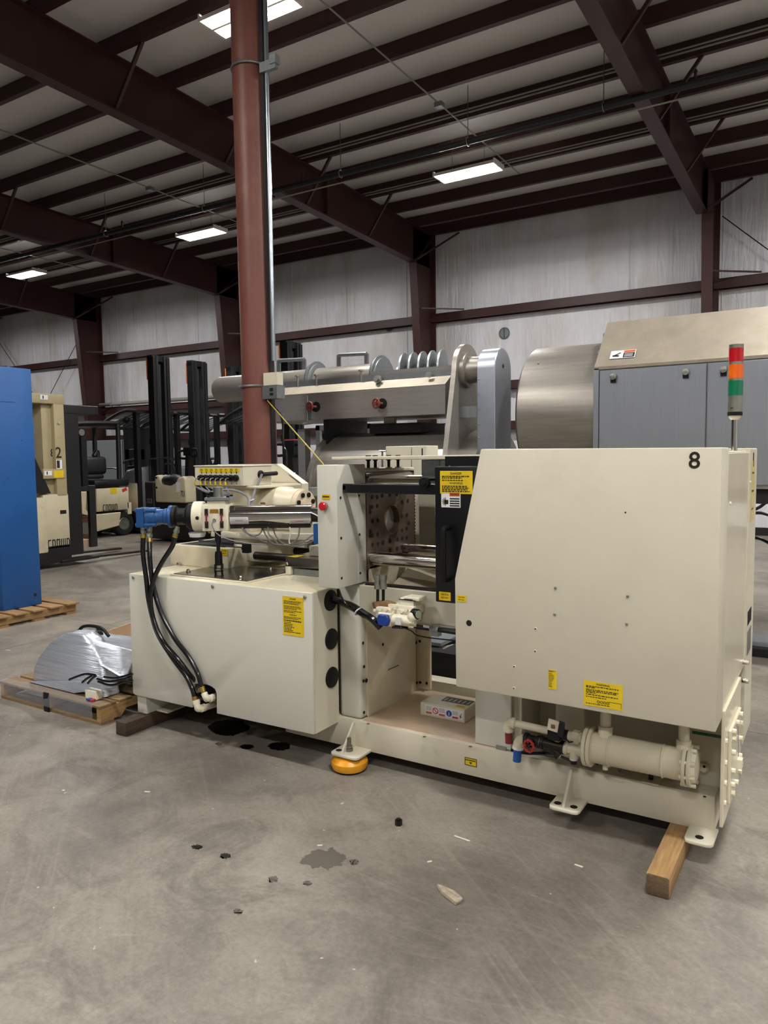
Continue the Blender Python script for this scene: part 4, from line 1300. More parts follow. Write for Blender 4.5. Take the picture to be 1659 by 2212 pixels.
wlabel(B, (bx0 + lw * 0.54, by0, 0.249 + 0.04), XA, ZA, lw * 0.86, 0.052, [], base='label_white', name='safety_sticker', label='white sticker with red and blue symbols',
       extra=lambda mb, f, r, u: (
           mb.m('label_red').torus(f - r * lw * 0.19, r.cross(u), 0.016, 0.0022, 24, 4), mb.bar(f - r * (lw * 0.19 + 0.011) + u * 0.011, f - r * (lw * 0.19 - 0.011) - u * 0.011, 0.004, 0.0008, up=r.cross(u)),
           mb.m('label_blue').cyl(f + r * lw * 0.12, f + r * lw * 0.12 + r.cross(u) * 0.0006, 0.017, 24),
           mb.m('label_white').rect(f + r * lw * 0.12 - u * 0.002 + r.cross(u) * 0.001, r, u, 0.004, 0.02),
           mb.m('label_orange').rect(f - r * lw * 0.34 - u * 0.017, r, u, 0.036, 0.011), mb.rect(f - r * lw * 0.04 - u * 0.017, r, u, 0.036, 0.011),
           mb.m('label_red').rect(f + r * lw * 0.255 - u * 0.017, r, u, 0.036, 0.01),
           mb.m('label_black').bar(f + r * lw * 0.36 - u * 0.012, f + r * lw * 0.4 + u * 0.012, 0.003, 0.0008, up=r.cross(u)), mb.bar(f + r * lw * 0.36 - u * 0.012, f + r * lw * 0.41 - u * 0.006, 0.003, 0.0008, up=r.cross(u)), mb.bar(f + r * lw * 0.36 + u * 0.002, f + r * lw * 0.37 - u * 0.016, 0.003, 0.0008, up=r.cross(u)),
           [mb.m('label_grey').rect(f + r * lw * x_ + u * (0.016 - 0.008 * i), r, u, 0.034, 0.003) for x_ in (-0.34, -0.04, 0.255) for i in range(3)]))

# ================================================================== INJECTION UNIT (swivelled out on its carriage)
IU = V((0.85, 0.527, 0)).normalized()          # barrel direction
IN = V((IU.y, -IU.x, 0))                        # towards the viewer
IB = V((-3.226, 3.289, 1.345))                  # where the feed block crosses the barrel axis


def I(t, n=0.0, z=0.0):
    return IB + IU * t + IN * n + ZA * z


pxm = 0.0028  # metres per image pixel at this distance
# hydraulic motor
hm = MB('blue_motor')
hm.prism([I(-0.475, s * 0.058, zz) for s, zz in ((-1, -0.06), (1, -0.06), (1, 0.056), (-1, 0.056))], IU * 0.045)
hm.prism([I(-0.43, s * 0.05, zz) for s, zz in ((-1, -0.07), (1, -0.07), (1, 0.05), (-1, 0.05))], IU * 0.02)
hm.lathe(I(-0.43), IU, [(0, 0.056), (0.06, 0.056), (0.065, 0.046), (0.11, 0.046), (0.115, 0.05), (0.14, 0.05)], 20)
hm.lathe(I(-0.292), IU, [(0, 0.062), (0.004, 0.068), (0.02, 0.068), (0.024, 0.062)], 24)
motor = hm.build('hydraulic_motor', M, bev=0.003)
for s, zz in ((-1, -0.045), (1, -0.045), (1, 0.042), (-1, 0.042)):
    MB('blue_motor').cyl(I(-0.482, s * 0.042, zz), I(-0.36, s * 0.042, zz), 0.012, 10).build('motor_bolt', motor)
MB('chrome').torus(I(-0.432, 0.052, 0.045), IN, 0.012, 0.003, 14, 5).build('port_plug', motor)
cp = MB('black_rubber').lathe(I(-0.268), IU, [(0, 0.066), (0.022, 0.066), (0.024, 0.05), (0.085, 0.05), (0.085, 0.066), (0.1, 0.078), (0.128, 0.078), (0.128, 0)], 28).build('coupling', M)
for i in range(6):
    a = 2 * math.pi * i / 6 + 0.3
    MB('bolt_black').cyl(I(-0.25, 0.045 * math.cos(a), 0.045 * math.sin(a)), I(-0.2, 0.045 * math.cos(a), 0.045 * math.sin(a)), 0.008, 8).build('coupling_bolt', cp)
gh = MB('ivory').lathe(I(-0.14), IU, [(0, 0.086), (0.004, 0.09), (0.06, 0.09), (0.066, 0.084), (0.066, 0)], 32).build('gear_housing', M)
MB('hole_black').cyl(I(-0.1, 0.0885, -0.004), I(-0.1, 0.0905, -0.004), 0.011, 14).build('sight_hole', gh)
fb = MB('ivory').prism([I(-0.075, s * 0.08, zz) for s, zz in ((-1, -0.085), (1, -0.085), (1, 0.075), (-1, 0.075))], IU * 0.155)
fb.prism([I(-0.045, s * 0.07, zz) for s, zz in ((-1, 0.07), (1, 0.07), (1, 0.1), (-1, 0.1))], IU * 0.11)
feed = fb.build('feed_block', M, bev=0.006, seg=2)
MB('galv').prism([I(-0.055, s * 0.085, 0.1) for s in (-1, 1)] + [I(0.1, s * 0.085, 0.1) for s in (1, -1)], ZA * 0.016).build('throat_plate', feed)
MB('zinc').cyl(I(0.01, 0, 0.116), I(0.01, 0, 0.175), 0.03, 24).build('throat_tube', feed)
for t, n in ((-0.035, 0.06), (0.08, 0.06), (0.08, -0.04), (-0.035, -0.04)):
    MB('bolt_black').cyl(I(t, n, 0.116), I(t, n, 0.126), 0.01, 10).build('throat_bolt', feed)
MB('black_rubber').box(*(lambda c: (c.x - 0.02, c.x + 0.02, c.y - 0.02, c.y + 0.02, c.z, c.z + 0.03))(I(-0.02, -0.02, 0.116))).build('throat_sensor', feed)
for t in (-0.045, 0.045):
    for zz in (0.03, -0.045):
        MB('dark_steel').prism([I(t - 0.009, 0.081, zz - 0.02), I(t + 0.009, 0.081, zz - 0.02), I(t + 0.009, 0.081, zz + 0.02), I(t - 0.009, 0.081, zz + 0.02)], IN * 0.014).build('hose_barb', feed)
    MB('red_hose').tube([I(t, 0.093, 0.02), I(t, 0.094, -0.035)], 0.005, 8, 0).build('jumper_hose', feed)
MB('gold_plate').rect(I(0.0, 0.0812, 0.035), IU, ZA, 0.05, 0.024, 0.001).build('nameplate', feed)
MB('wire_grey').torus(I(0.0, 0.084, -0.02), IN, 0.008, 0.003, 12, 5).build('thermocouple', feed)
MB('wire_grey').tube([I(-0.005, 0.085, -0.02), I(-0.01, 0.1, -0.05), I(0.02, 0.1, -0.1), I(0.09, 0.09, -0.135), I(0.2, 0.08, -0.16), I(0.3, 0.06, -0.17)], 0.0035, 6).build('sensor_wire', feed)
# vertical jack rod under the feed block
jr = MB('bolt_black').lathe(V((IB.x, IB.y, IB.z - 0.085)), -ZA, [(0, 0.026), (0.01, 0.026), (0.01, 0.019), (0.07, 0.019), (0.085, 0.012), (0.13, 0.011), (0.13, 0.019), (0.155, 0.023), (0.215, 0.023)], 18).build('jack_rod', M)
jb = V((IB.x, IB.y, 0.993))
for s in (-1, 1):
    MB('bolt_black').prism([jb + IU * s * 0.016 + IN * -0.02 + ZA * 0.06, jb + IU * s * 0.016 + IN * 0.02 + ZA * 0.06, jb + IU * s * 0.016 + IN * 0.02 + ZA * 0.012, jb + IU * s * 0.016 + IN * 0.008, jb + IU * s * 0.016 + IN * -0.008, jb + IU * s * 0.016 + IN * -0.02 + ZA * 0.012], IU * (0.008 * s)).build('clevis', jr)
MB('steel').cyl(jb + IU * -0.028 + ZA * 0.022, jb + IU * 0.028 + ZA * 0.022, 0.01, 12).build('clevis_pin', jr)
MB('white_plastic').lathe(I(-0.125, 0.0, -0.125), ZA, [(0, 0.045), (0.02, 0.052), (0.026, 0.052), (0.024, 0.046), (0.006, 0.04), (0.006, 0)], 24).build('drip_cup', M)
MB('wood_x').prism([I(-0.05, 0.06, -0.085), I(-0.02, 0.06, -0.085), I(-0.035, 0.06, -0.1)], IN * 0.01).build('grease_nipple', feed)
# polished heat shield around the barrel, with heater label plates
hs = MB('polished').cyl(I(0.082), I(0.572), 0.0625, 48).build('barrel_shield', M)
MB('dark_steel').cyl(I(0.56), I(0.62), 0.045, 24).build('barrel_nose', M)
MB('dark_steel').prism([I(0.085, s * 0.03, zz) for s, zz in ((-1, -0.075), (1, -0.075), (1, -0.055), (-1, -0.055))], IU * 0.48).build('shield_rail', hs)
for i in range(9):
    MB('bolt_black').cyl(I(0.12 + i * 0.052, 0.0305, -0.067), I(0.12 + i * 0.052, 0.033, -0.067), 0.0055, 8).build('rail_screw', hs)


def curved_label(t0, t1, a0, a1, r=0.0632):
    """a paper label wrapped on the shield"""
    mb = MB('label_white')
    n = 8

    def P(t, a, e=0.0):
        return I(t, math.cos(a) * (r + e), math.sin(a) * (r + e))
    for i in range(n):
        b0, b1 = a0 + (a1 - a0) * i / n, a0 + (a1 - a0) * (i + 1) / n
        mb.add([P(t0, b0), P(t1, b0), P(t1, b1), P(t0, b1)], [(0, 1, 2, 3)])
    mb.m('label_grey')
    w = t1 - t0
    for k in range(5):
        a = a0 + (a1 - a0) * (0.14 + 0.15 * k)
        x = t0 + 0.01
        while x < t1 - 0.012:
            l = rnd.uniform(0.004, 0.012)
            mb.add([P(x, a, .0006), P(x + l, a, .0006), P(x + l, a + 0.03, .0006), P(x, a + 0.03, .0006)], [(0, 1, 2, 3)])
            x += l + 0.003
    mb.m('label_red')
    am = a0 + (a1 - a0) * 0.52
    for k in range(6):
        x = t0 + w * 0.3 + k * w * 0.07
        mb.add([P(x, am, .0008), P(x + w * 0.05, am, .0008), P(x + w * 0.05, am + 0.06, .0008), P(x, am + 0.06, .0008)], [(0, 1, 2, 3)])
    return mb.build('heater_label', hs)


curved_label(0.087, 0.198, -0.85, -0.05)
curved_label(0.44, 0.565, -0.85, -0.35)
# thermocouple and heater leads under the barrel
for k, pts in enumerate((((0.16, 0.02, -0.07), (0.18, 0.03, -0.1), (0.21, 0.03, -0.12), (0.25, 0.02, -0.115), (0.27, 0.01, -0.09), (0.265, 0.0, -0.07)),
                         ((0.155, 0.03, -0.07), (0.17, 0.04, -0.095), (0.23, 0.04, -0.125), (0.27, 0.03, -0.15), (0.3, 0.02, -0.16)),
                         ((0.31, 0.03, -0.07), (0.315, 0.04, -0.11), (0.345, 0.04, -0.14), (0.37, 0.04, -0.17)),
                         ((0.44, 0.03, -0.07), (0.445, 0.04, -0.11), (0.437, 0.04, -0.15), (0.44, 0.04, -0.17)),
                         ((0.27, 0.0, -0.07), (0.29, 0.0, -0.12), (0.33, 0.0, -0.17), (0.4, 0.0, -0.18), (0.5, 0.01, -0.17), (0.58, 0.02, -0.12)),
                         ((0.33, -0.01, -0.07), (0.36, 0.0, -0.14), (0.43, 0.01, -0.185), (0.52, 0.02, -0.18), (0.6, 0.02, -0.15)),
                         ((0.5, 0.02, -0.07), (0.49, 0.03, -0.13), (0.45, 0.03, -0.17), (0.4, 0.03, -0.18)),
                         ((0.57, 0.06, 0.02), (0.62, 0.06, -0.01), (0.61, 0.05, -0.06), (0.6, 0.04, -0.1)))):
    MB('wire_grey' if k not in (3, 7) else 'white_plastic').tube([I(*q) for q in pts], 0.0042, 6).build('heater_lead', M)
# hoses
hy = 3.045
HP = [[(I(-0.452, 0.0, -0.115), None), ((309, 1195), 3.04), ((316, 1250), 3.035), ((322, 1300), 3.03), ((339, 1365), 3.03), ((372, 1420), 3.03), ((403, 1462), 3.03), ((416, 1490), 3.03), ((420.5, 1508), 3.03)],
      [(I(-0.415, 0.0, -0.14), None), ((324, 1210), 3.045), ((331, 1265), 3.05), ((347, 1320), 3.05), ((375, 1375), 3.05), ((405, 1415), 3.05), ((425, 1450), 3.05), ((434, 1478), 3.05), ((437, 1487), 3.05)],
      [(I(-0.245, 0.05, -0.11), None), ((372, 1180), 3.1), ((350, 1215), 3.07), ((332, 1252), 3.04), ((325, 1295), 3.02), ((332, 1340), 3.02), ((352, 1385), 3.02), ((385, 1425), 3.02), ((412, 1460), 3.06), ((428, 1478), 3.12)]]
for k, hp_ in enumerate(HP):
    pts = [a if b_ is None else at(*a, Y=b_) for a, b_ in hp_]
    h = MB('black_hose').tube(pts, 0.0148, 12, 6).build('hydraulic_hose', M)
    p0, p1 = pts[0], pts[1]
    d_ = (p1 - p0).normalized()
    MB('brass').cyl(p0 - d_ * 0.008, p0 + d_ * 0.014, 0.0165, 12).m('zinc').cyl(p0 - d_ * 0.055, p0 - d_ * 0.004, 0.0145, 6).cyl(p0 - d_ * 0.035, p0 - d_ * 0.018, 0.019, 6).build('hose_fitting', h)
    e0, e1 = pts[-1], pts[-2]
    d_ = (e0 - e1).normalized()
    if k < 2:
        MB('brass').cyl(e0 - d_ * 0.01, e0 + d_ * 0.02, 0.0165, 12).m('zinc').cyl(e0 + d_ * 0.018, e0 + d_ * 0.05, 0.014, 6).build('hose_fitting', h)
MB('zinc').cyl(I(-0.452, 0, -0.06), I(-0.452, 0, -0.075), 0.017, 12).cyl(I(-0.415, 0, -0.06), I(-0.415, 0, -0.085), 0.017, 12).build('motor_port', motor)
el = MB('ivory').tube([at(424, 1516, Y=3.03), at(427, 1527, Y=3.03), at(433, 1531, Y=3.05), at(468, 1520, Y=3.2)], 0.019, 12, 3).ball(at(428, 1529, Y=3.035), 0.023, 12).build('hose_elbow', M)
MB('ivory').cyl(at(434, 1530.5, Y=3.05), at(441, 1528, Y=3.075), 0.024, 8).cyl(at(423, 1512, Y=3.03), at(425, 1520, Y=3.03), 0.022, 8).build('elbow_nut', el)
el2 = MB('ivory').tube([at(441, 1497, Y=3.05), at(445, 1506, Y=3.05), at(452, 1509, Y=3.07), at(468, 1503, Y=3.18)], 0.019, 12, 3).ball(at(447, 1508, Y=3.06), 0.023, 12).build('hose_elbow', M)
MB('ivory').cyl(at(453, 1509, Y=3.07), at(460, 1506.5, Y=3.1), 0.023, 8).build('elbow_nut', el2)
MB('ivory').lathe(at(424, 1489, Y=3.14), (1, -0.3, 0.1), [(0, 0.02), (0.02, 0.02), (0.02, 0.013), (0.04, 0.013)], 14).build('hose_elbow', M)

# ---- carriage under the unit
cb_ = MB('cream_yellow').box(-3.85, -3.32, 3.47, 4.1, 0.982, 1.118).build('carriage_trough', M, bev=0.006, seg=2)
MB('hole_black').box(-3.80, -3.4, 3.52, 4.05, 1.112, 1.1195).build('trough_opening', cb_)
wlabel(cb_, at(484, 1193, Y=3.4695), XA, ZA, 0.058, 0.044, [(0.3, 'CAUTION', 0.3, 0.7), (0.68, 'PINCH PT', 0.28, 0.7)], label='small yellow caution label')
cy0 = 3.62
ct = MB('cream').box(at(455, 1160, Y=cy0).x, at(590, 1200, Y=cy0).x, cy0, 4.05, at(540, 1165, Y=cy0).z, at(540, 1152, Y=cy0).z)
ct.box(at(500, 1160, Y=cy0).x, at(575, 1200, Y=cy0).x, cy0 + 0.02, 4.02, 1.02, at(540, 1164, Y=cy0).z)
car = ct.build('swivel_carriage', M, bev=0.006, seg=2)
MB('cream').prism([V((-3.15, 3.7, 1.16)), V((-2.72, 3.84, 1.16)), V((-2.8, 4.1, 1.16)), V((-3.25, 4.0, 1.16))], (0, 0, 0.045)).build('swivel_plate', car, bev=0.004)
for z_ in (0.0, -0.024):
    MB('bolt_black').tube([at(430, 1168, Y=3.5) + ZA * z_, at(533, 1175, Y=3.55) + ZA * z_], 0.005, 6, 0).build('push_rod', M)
c = at(533, 1184, Y=3.53)
MB('black_rubber').box(c.x - 0.025, c.x + 0.025, c.y - 0.02, c.y + 0.02, c.z - 0.03, c.z + 0.03).cyl(c + V((-0.04, 0, -0.005)), c, 0.011, 10).build('limit_switch', M, bev=0.003)
MB('bolt_black').cyl(at(541, 1163, Y=3.7), at(541, 1157, Y=3.7), 0.018, 8).build('swivel_bolt', car)
# guide rods and the covered slide on the right
g0, g1 = at(552, 1200, Y=3.62), at(616, 1203, Y=3.62)
gd = MB('dark_steel').cyl((g0.x, 3.62, g0.z), (-2.40, 3.62, g0.z), 0.026, 20).build('guide_rod', M)
MB('dark_steel').cyl((g0.x, 3.92, g0.z), (-2.40, 3.92, g0.z), 0.026, 20).build('guide_rod', M)
sx0 = at(616, 1200, Y=3.5).x
sl = MB('drip_steel').box(sx0, -2.36, 3.5, 3.75, g0.z - 0.03, g0.z + 0.028).build('slide_cover', M, bev=0.003)
wlabel(sl, (sx0 + 0.045, 3.55, g0.z + 0.0285), XA, (0, 1, 0), 0.07, 0.09, [(0.3, 'CAUTION', 0.22, 0.9), (0.65, 'PINCH PT', 0.22, 0.9)], label='yellow caution label on the slide')
screw_heads(sl, [(sx0 + 0.015, 3.5, g0.z - 0.012), (-2.42, 3.5, g0.z - 0.012)], -YA, 0.01, 0.008, 'chrome')
MB('ivory').box(sx0 + 0.0, sx0 + 0.04, 3.5, 3.54, 0.985, g0.z - 0.03).build('slide_foot', sl)
MB('galv').box(sx0 + 0.05, -2.37, 3.52, 3.8, 0.984, 1.02).build('slide_base', M)
MB('blue_motor').box(at(677, 1150, Y=3.5).x, at(690, 1150, Y=3.5).x, 3.5, 3.56, at(683, 1175, Y=3.5).z, at(683, 1132, Y=3.5).z).build('blue_shroud', M)
MB('cream').box(at(668, 1190, Y=3.6).x, -2.35, 3.6, 3.7, g0.z + 0.03, g0.z + 0.09).build('nozzle_guard', M)

# ---- injection cylinder housing with the terminal box
tx0, tx1, ty0, ty1 = -3.728, -3.297, 3.6, 3.885
tz0, tz1 = 1.512, 1.642
tbx = MB('cream').box(tx0, tx1, ty0, ty1, tz0, tz1).box(tx0 - 0.006, tx1 + 0.006, ty0 - 0.006, ty1 + 0.006, tz1 - 0.004, tz1 + 0.004).build('terminal_box', M, bev=0.003)
ds = MB('yellow_label')
lc = (at(432, 1013, Y=ty0).x + at(515, 1014, Y=ty0).x) / 2
lw2 = 0.36
ds.rect((lc, ty0 - 0.0005, tz1 - 0.028), XA, ZA, lw2, 0.026, 0.001).m('label_black')
for i, s_ in enumerate(('Z6', 'Z5', 'Z4', 'Z3', 'Z2', 'Z1', 'Z0', 'ZJ')):
    ds.text(s_, (lc - 0.157 + i * 0.0445, ty0 - 0.002, tz1 - 0.028), XA, ZA, 0.024, 0.9)
ds.build('zone_strip', tbx, label='yellow strip with zone numbers')
for i in range(8):
    c = V((lc - 0.157 + i * 0.0445, ty0, tz1 - 0.078))
    MB('bolt_black').lathe(c, -YA, [(0, 0.021), (0.016, 0.021), (0.018, 0.015), (0.03, 0.015), (0.03, 0)], 16).build('connector', tbx)
    MB('hole_black').cyl(c + V((0, 0, 0.034)), c + V((0, -0.002, 0.034)), 0.005, 8).build('screw', tbx)
    MB('bolt_black').cyl(c + V((0, 0, -0.036)), c + V((0, -0.002, -0.036)), 0.004, 8).build('screw', tbx)
    if i < 7:
        MB('wire_grey').tube([c + V((0.0, -0.03, 0)), c + V((0.003, -0.06, -0.01)), c + V((0.01, -0.06, -0.06)), V((-3.45 + i * 0.02, 3.48, 1.47 - 0.01 * (i % 3))), V((-3.33 + 0.012 * i, 3.42, 1.455 + 0.006 * i)), V((-3.24, 3.42, 1.47))], 0.004, 6).build('heater_cable', tbx)
        MB('yellow_label').cyl(c + V((0.004, -0.062, -0.02)), c + V((0.006, -0.061, -0.045)), 0.0065, 8).build('cable_tag', tbx)
gm = V((tx1, ty0 + 0.17, tz1 - 0.06))
MB('black_rubber').lathe(gm, XA, [(0, 0.028), (0.008, 0.027), (0.014, 0.018), (0.02, 0.018)], 18).cyl(gm + V((0.015, 0.0, 0.0)), gm + V((0.04, 0.12, 0.005)), 0.014, 12).build('cable_gland', tbx)
MB('wire_grey').tube([gm + V((0.02, -0.01, 0)), gm + V((0.04, -0.05, -0.03)), V((-3.22, 3.62, 1.47)), V((-3.19, 3.56, 1.42)), V((-3.16, 3.5, 1.36))], 0.009, 8).build('cable_bundle', M)
MB('wire_grey').tube([V((-3.62, 3.52, 1.5)), V((-3.5, 3.5, 1.475)), V((-3.38, 3.5, 1.49)), V((-3.28, 3.52, 1.485)), V((-3.2, 3.54, 1.44)), V((-3.17, 3.5, 1.36))], 0.008, 8).build('cable_bundle', M)
MB('white_plastic').torus(V((-3.19, 3.555, 1.425)), (0.3, 0.3, -1), 0.017, 0.005, 14, 6).build('cable_tie', M)
# cream castings behind the barrel
ih = MB('cream_yellow')
ih.box(-3.62, -3.3, 3.66, 4.05, 1.2, 1.50)
ih.box(-3.66, -3.2, 3.64, 4.08, 1.495, 1.512)
ih.lathe((-3.53, 3.86, 1.37), XA, [(0, 0.14), (0.22, 0.14), (0.26, 0.13), (0.4, 0.13), (0.42, 0.118), (0.5, 0.118), (0.5, 0.1)], 36)
inj = ih.build('injection_housing', M, bev=0.006, seg=2)
MB('tan_flange').lathe((-3.03, 3.86, 1.37), XA, [(0, 0.11), (0.035, 0.11), (0.035, 0.05), (0.05, 0.05)], 32).build('cylinder_flange', inj)
for i in range(8):
    a = 2 * math.pi * (i + 0.5) / 8
    MB('bolt_black').cyl((-2.995, 3.86 + 0.082 * math.cos(a), 1.37 + 0.082 * math.sin(a)), (-2.985, 3.86 + 0.082 * math.cos(a), 1.37 + 0.082 * math.sin(a)), 0.016, 12).build('flange_screw', inj)
MB('cream').cyl((-3.0, 3.86, 1.18), (-3.0, 3.86, 1.26), 0.1, 24).build('swivel_neck', inj)
MB('gold_plate').rect((-3.18, 3.655, 1.4), XA, ZA, 0.04, 0.012, 0.001).build('data_plate', inj)
wy = 4.1
wg = MB('cream').prism([at(470, 1003, Y=wy), at(595, 1002, Y=wy), at(652, 1045, Y=wy), at(652, 1120, Y=wy), at(470, 1120, Y=wy)], (0, 0.012, 0))
wg.prism([at(595, 1002, Y=wy), at(652, 1045, Y=wy), at(652, 1045, Y=wy) + V((0, 0, -0.012)), at(595, 1002, Y=wy) + V((0, 0, -0.012))], (0, 0.075, 0))
wg.box(at(652, 1060, Y=wy).x - 0.012, at(652, 1060, Y=wy).x, wy, wy + 0.075, 1.1, at(652, 1045, Y=wy).z)
wg.build('rear_wing_guard', M)
MB('dark_steel').box(-2.78, -2.42, 3.82, 4.0, 1.40, 1.435).build('barrel_trough', M)
MB('galv').box(at(668, 1060, Y=4.1).x, at(690, 1060, Y=4.1).x, 4.1, 4.2, at(680, 1072, Y=4.1).z, at(680, 1053, Y=4.1).z).build('rear_box', M, bev=0.003)

# ---- proportional valve manifold on the bed rail
VY = 3.22
mat('gauge_face', '#9AA88A', 0.3)
Vp = lambda x, y, Y=VY: at(x, y, Y=Y)
vb = MB('ivory')


def pbox(mb, x0, y0, x1, y1, Y0, Y1):
    a, c2 = at(x0, y1, Y=Y0), at(x1, y0, Y=Y0)
    mb.box(a.x, c2.x, Y0, Y1, a.z, c2.z)


pbox(vb, 812, 1320, 892, 1336, 3.21, 3.3)
pbox(vb, 838, 1311, 894, 1324, 3.22, 3.33)
pbox(vb, 804, 1314, 845, 1323, 3.24, 3.33)
man = vb.build('valve_manifold', M, bev=0.004, seg=2)
for q in ((812, 1318), (824, 1316), (836, 1317), (848, 1313), (858, 1312), (870, 1321), (880, 1318), (866, 1328), (846, 1328), (834, 1323)):
    c = at(*q, Y=3.205)
    MB('ivory').cyl(c, c + V((0, -0.014, 0.002)), 0.008, 8).build('manifold_bolt', man)
v2 = MB('ivory')
pbox(v2, 864, 1294, 893, 1316, 3.23, 3.31)
pbox(v2, 872, 1292, 905, 1296, 3.23, 3.31)
MBv = v2.build('solenoid_block', man, bev=0.003)
MB('hole_black').box(Vp(862, 1294, 3.228).x, Vp(897, 1294, 3.228).x, 3.226, 3.312, Vp(870, 1296, 3.228).z, Vp(870, 1294.5, 3.228).z).build('gasket', man)
bl = MB('blue_plastic')
c0, c1 = Vp(814, 1350, 3.17), Vp(840, 1330, 3.17)
xm, zm = (c0.x + c1.x) / 2, (c0.z + c1.z) / 2
hwx, hz_ = (c1.x - c0.x) / 2, (c1.z - c0.z) / 2
bl.prism([(xm - hwx, 3.165, zm), (xm - hwx * 0.75, 3.165, zm - hz_), (xm + hwx * 0.75, 3.165, zm - hz_), (xm + hwx, 3.165, zm), (xm + hwx * 0.75, 3.165, zm + hz_), (xm - hwx * 0.75, 3.165, zm + hz_)], (0, 0.03, 0))
bl.build('blue_cap', man, bev=0.004)
MB('ivory').box(xm - hwx * 1.12, xm + hwx * 1.12, 3.185, 3.25, zm - hz_ * 1.2, zm + hz_ * 1.25).build('valve_head', man, bev=0.004)
s0, s1 = Vp(851, 1336, 3.19), Vp(890, 1341, 3.19)
MB('ivory').cyl((s0.x, 3.19, s0.z - 0.004), (s1.x, 3.19, s0.z - 0.004), px(12, s0), 20).cyl((s1.x, 3.19, s0.z - 0.004), (s1.x + 0.02, 3.19, s0.z - 0.004), px(8, s0), 14).build('solenoid', man)
for i in range(6):
    a = 2 * math.pi * i / 6
    MB('ivory').box(s1.x - 0.012, s1.x + 0.015, 3.19 + 0.028 * math.cos(a) - 0.004, 3.19 + 0.028 * math.cos(a) + 0.004, s0.z + 0.028 * math.sin(a) - 0.008, s0.z + 0.028 * math.sin(a) - 0.0).build('solenoid_rib', man)
MB('white_plastic').box(s0.x + 0.03, s0.x + 0.062, 3.152, 3.16, s0.z - 0.02, s0.z + 0.016).build('solenoid_label', man)
gg = Vp(901, 1326, 3.2)
MB('bolt_black').lathe(gg + V((-0.02, 0, 0)), (0.95, -0.3, 0), [(0, 0.026), (0.03, 0.026), (0.034, 0.022), (0.034, 0)], 22).m('gauge_face').cyl(gg + V((0.0128, -0.0102, 0)), gg + V((0.0148, -0.0108, 0)), 0.02, 20).build('pressure_gauge', man)
MB('ivory').ball(Vp(890, 1333, 3.18), 0.026, 10, (1, 0.8, 1)).build('spool_end', man)
# upright quick couplers, rusty neck, hoses
for x in (816, 828):
    pts = [Vp(x, 1313, 3.25), Vp(x, 1268, 3.25)]
    MB('bolt_black').tube(pts, 0.0085, 10, 0).build('riser_tube', man)
    MB('zinc').cyl(Vp(x, 1272, 3.25), Vp(x, 1262, 3.25), 0.019, 6).cyl(Vp(x, 1264, 3.25), Vp(x, 1252, 3.25), 0.017, 14).cyl(Vp(x, 1252, 3.25), Vp(x, 1242, 3.25), 0.02, 14).build('quick_coupler', man)
MB('rust_fit').cyl(Vp(814, 1299, 3.25), Vp(817, 1312, 3.25), 0.026, 14).tube([Vp(820, 1304, 3.25), Vp(838, 1304, 3.25), Vp(855, 1309, 3.25)], 0.017, 10).build('rusty_tee', man)
MB('black_hose').tube([at(718, 1293, X=-2.36), at(735, 1300, Y=3.26), at(760, 1309, Y=3.22), at(785, 1325, Y=3.19), at(805, 1338, Y=3.18), at(822, 1356, Y=3.2)], 0.019, 10).build('valve_hose', M)
MB('black_hose').tube([at(718, 1298, X=-2.36), at(738, 1304, Y=3.24), at(762, 1316, Y=3.2), at(788, 1331, Y=3.18), at(812, 1340, Y=3.2)], 0.012, 10).build('valve_hose', M)
MB('black_hose').tube([at(733, 1275, Y=3.2), at(740, 1294, Y=3.21), at(756, 1310, Y=3.2), at(790, 1330, Y=3.17), at(800, 1336, Y=3.17)], 0.004, 6).build('valve_wire', M)
MB('white_plastic').torus(at(774, 1321, Y=3.195), (0.75, -0.1, -0.55), 0.023, 0.004, 14, 6).build('cable_tie', M)
MB('black_hose').tube([at(848, 1352, Y=3.25), at(880, 1352, Y=3.26), at(882, 1346, Y=3.26)], 0.014, 10).build('valve_hose', M)
bp_ = MB('black_matte').tube([at(896, 1340, Y=3.25), at(896, 1350, Y=3.26), at(902, 1354, Y=3.28), at(930, 1358, Y=3.3)], 0.012, 10, 4).cyl(at(928, 1357.5, Y=3.3), at(1010, 1370, Y=3.3), 0.012, 12).build('return_pipe', M)
MB('galv').cyl(at(930, 1356, Y=3.3), at(948, 1359, Y=3.3), 0.018, 8).build('pipe_union', bp_)
MB('white_plastic').rect(at(921, 1353.5, Y=3.283), (1, 0, -0.03), ZA, 0.035, 0.012, 0.002).build('pipe_label', bp_)
MB('black_hose').tube([at(848, 1352, Y=3.24), at(872, 1356, Y=3.24), at(890, 1364, Y=3.26), at(900, 1372, Y=3.28), at(930, 1378, Y=3.35), at(985, 1384, Y=3.4)], 0.0035, 6).build('valve_wire', M)
MB('galv').box(at(935, 1366, Y=3.32).x, at(950, 1366, Y=3.32).x, 3.3, 3.34, at(940, 1375, Y=3.3).z, at(940, 1357, Y=3.3).z).build('pipe_clamp', bp_)

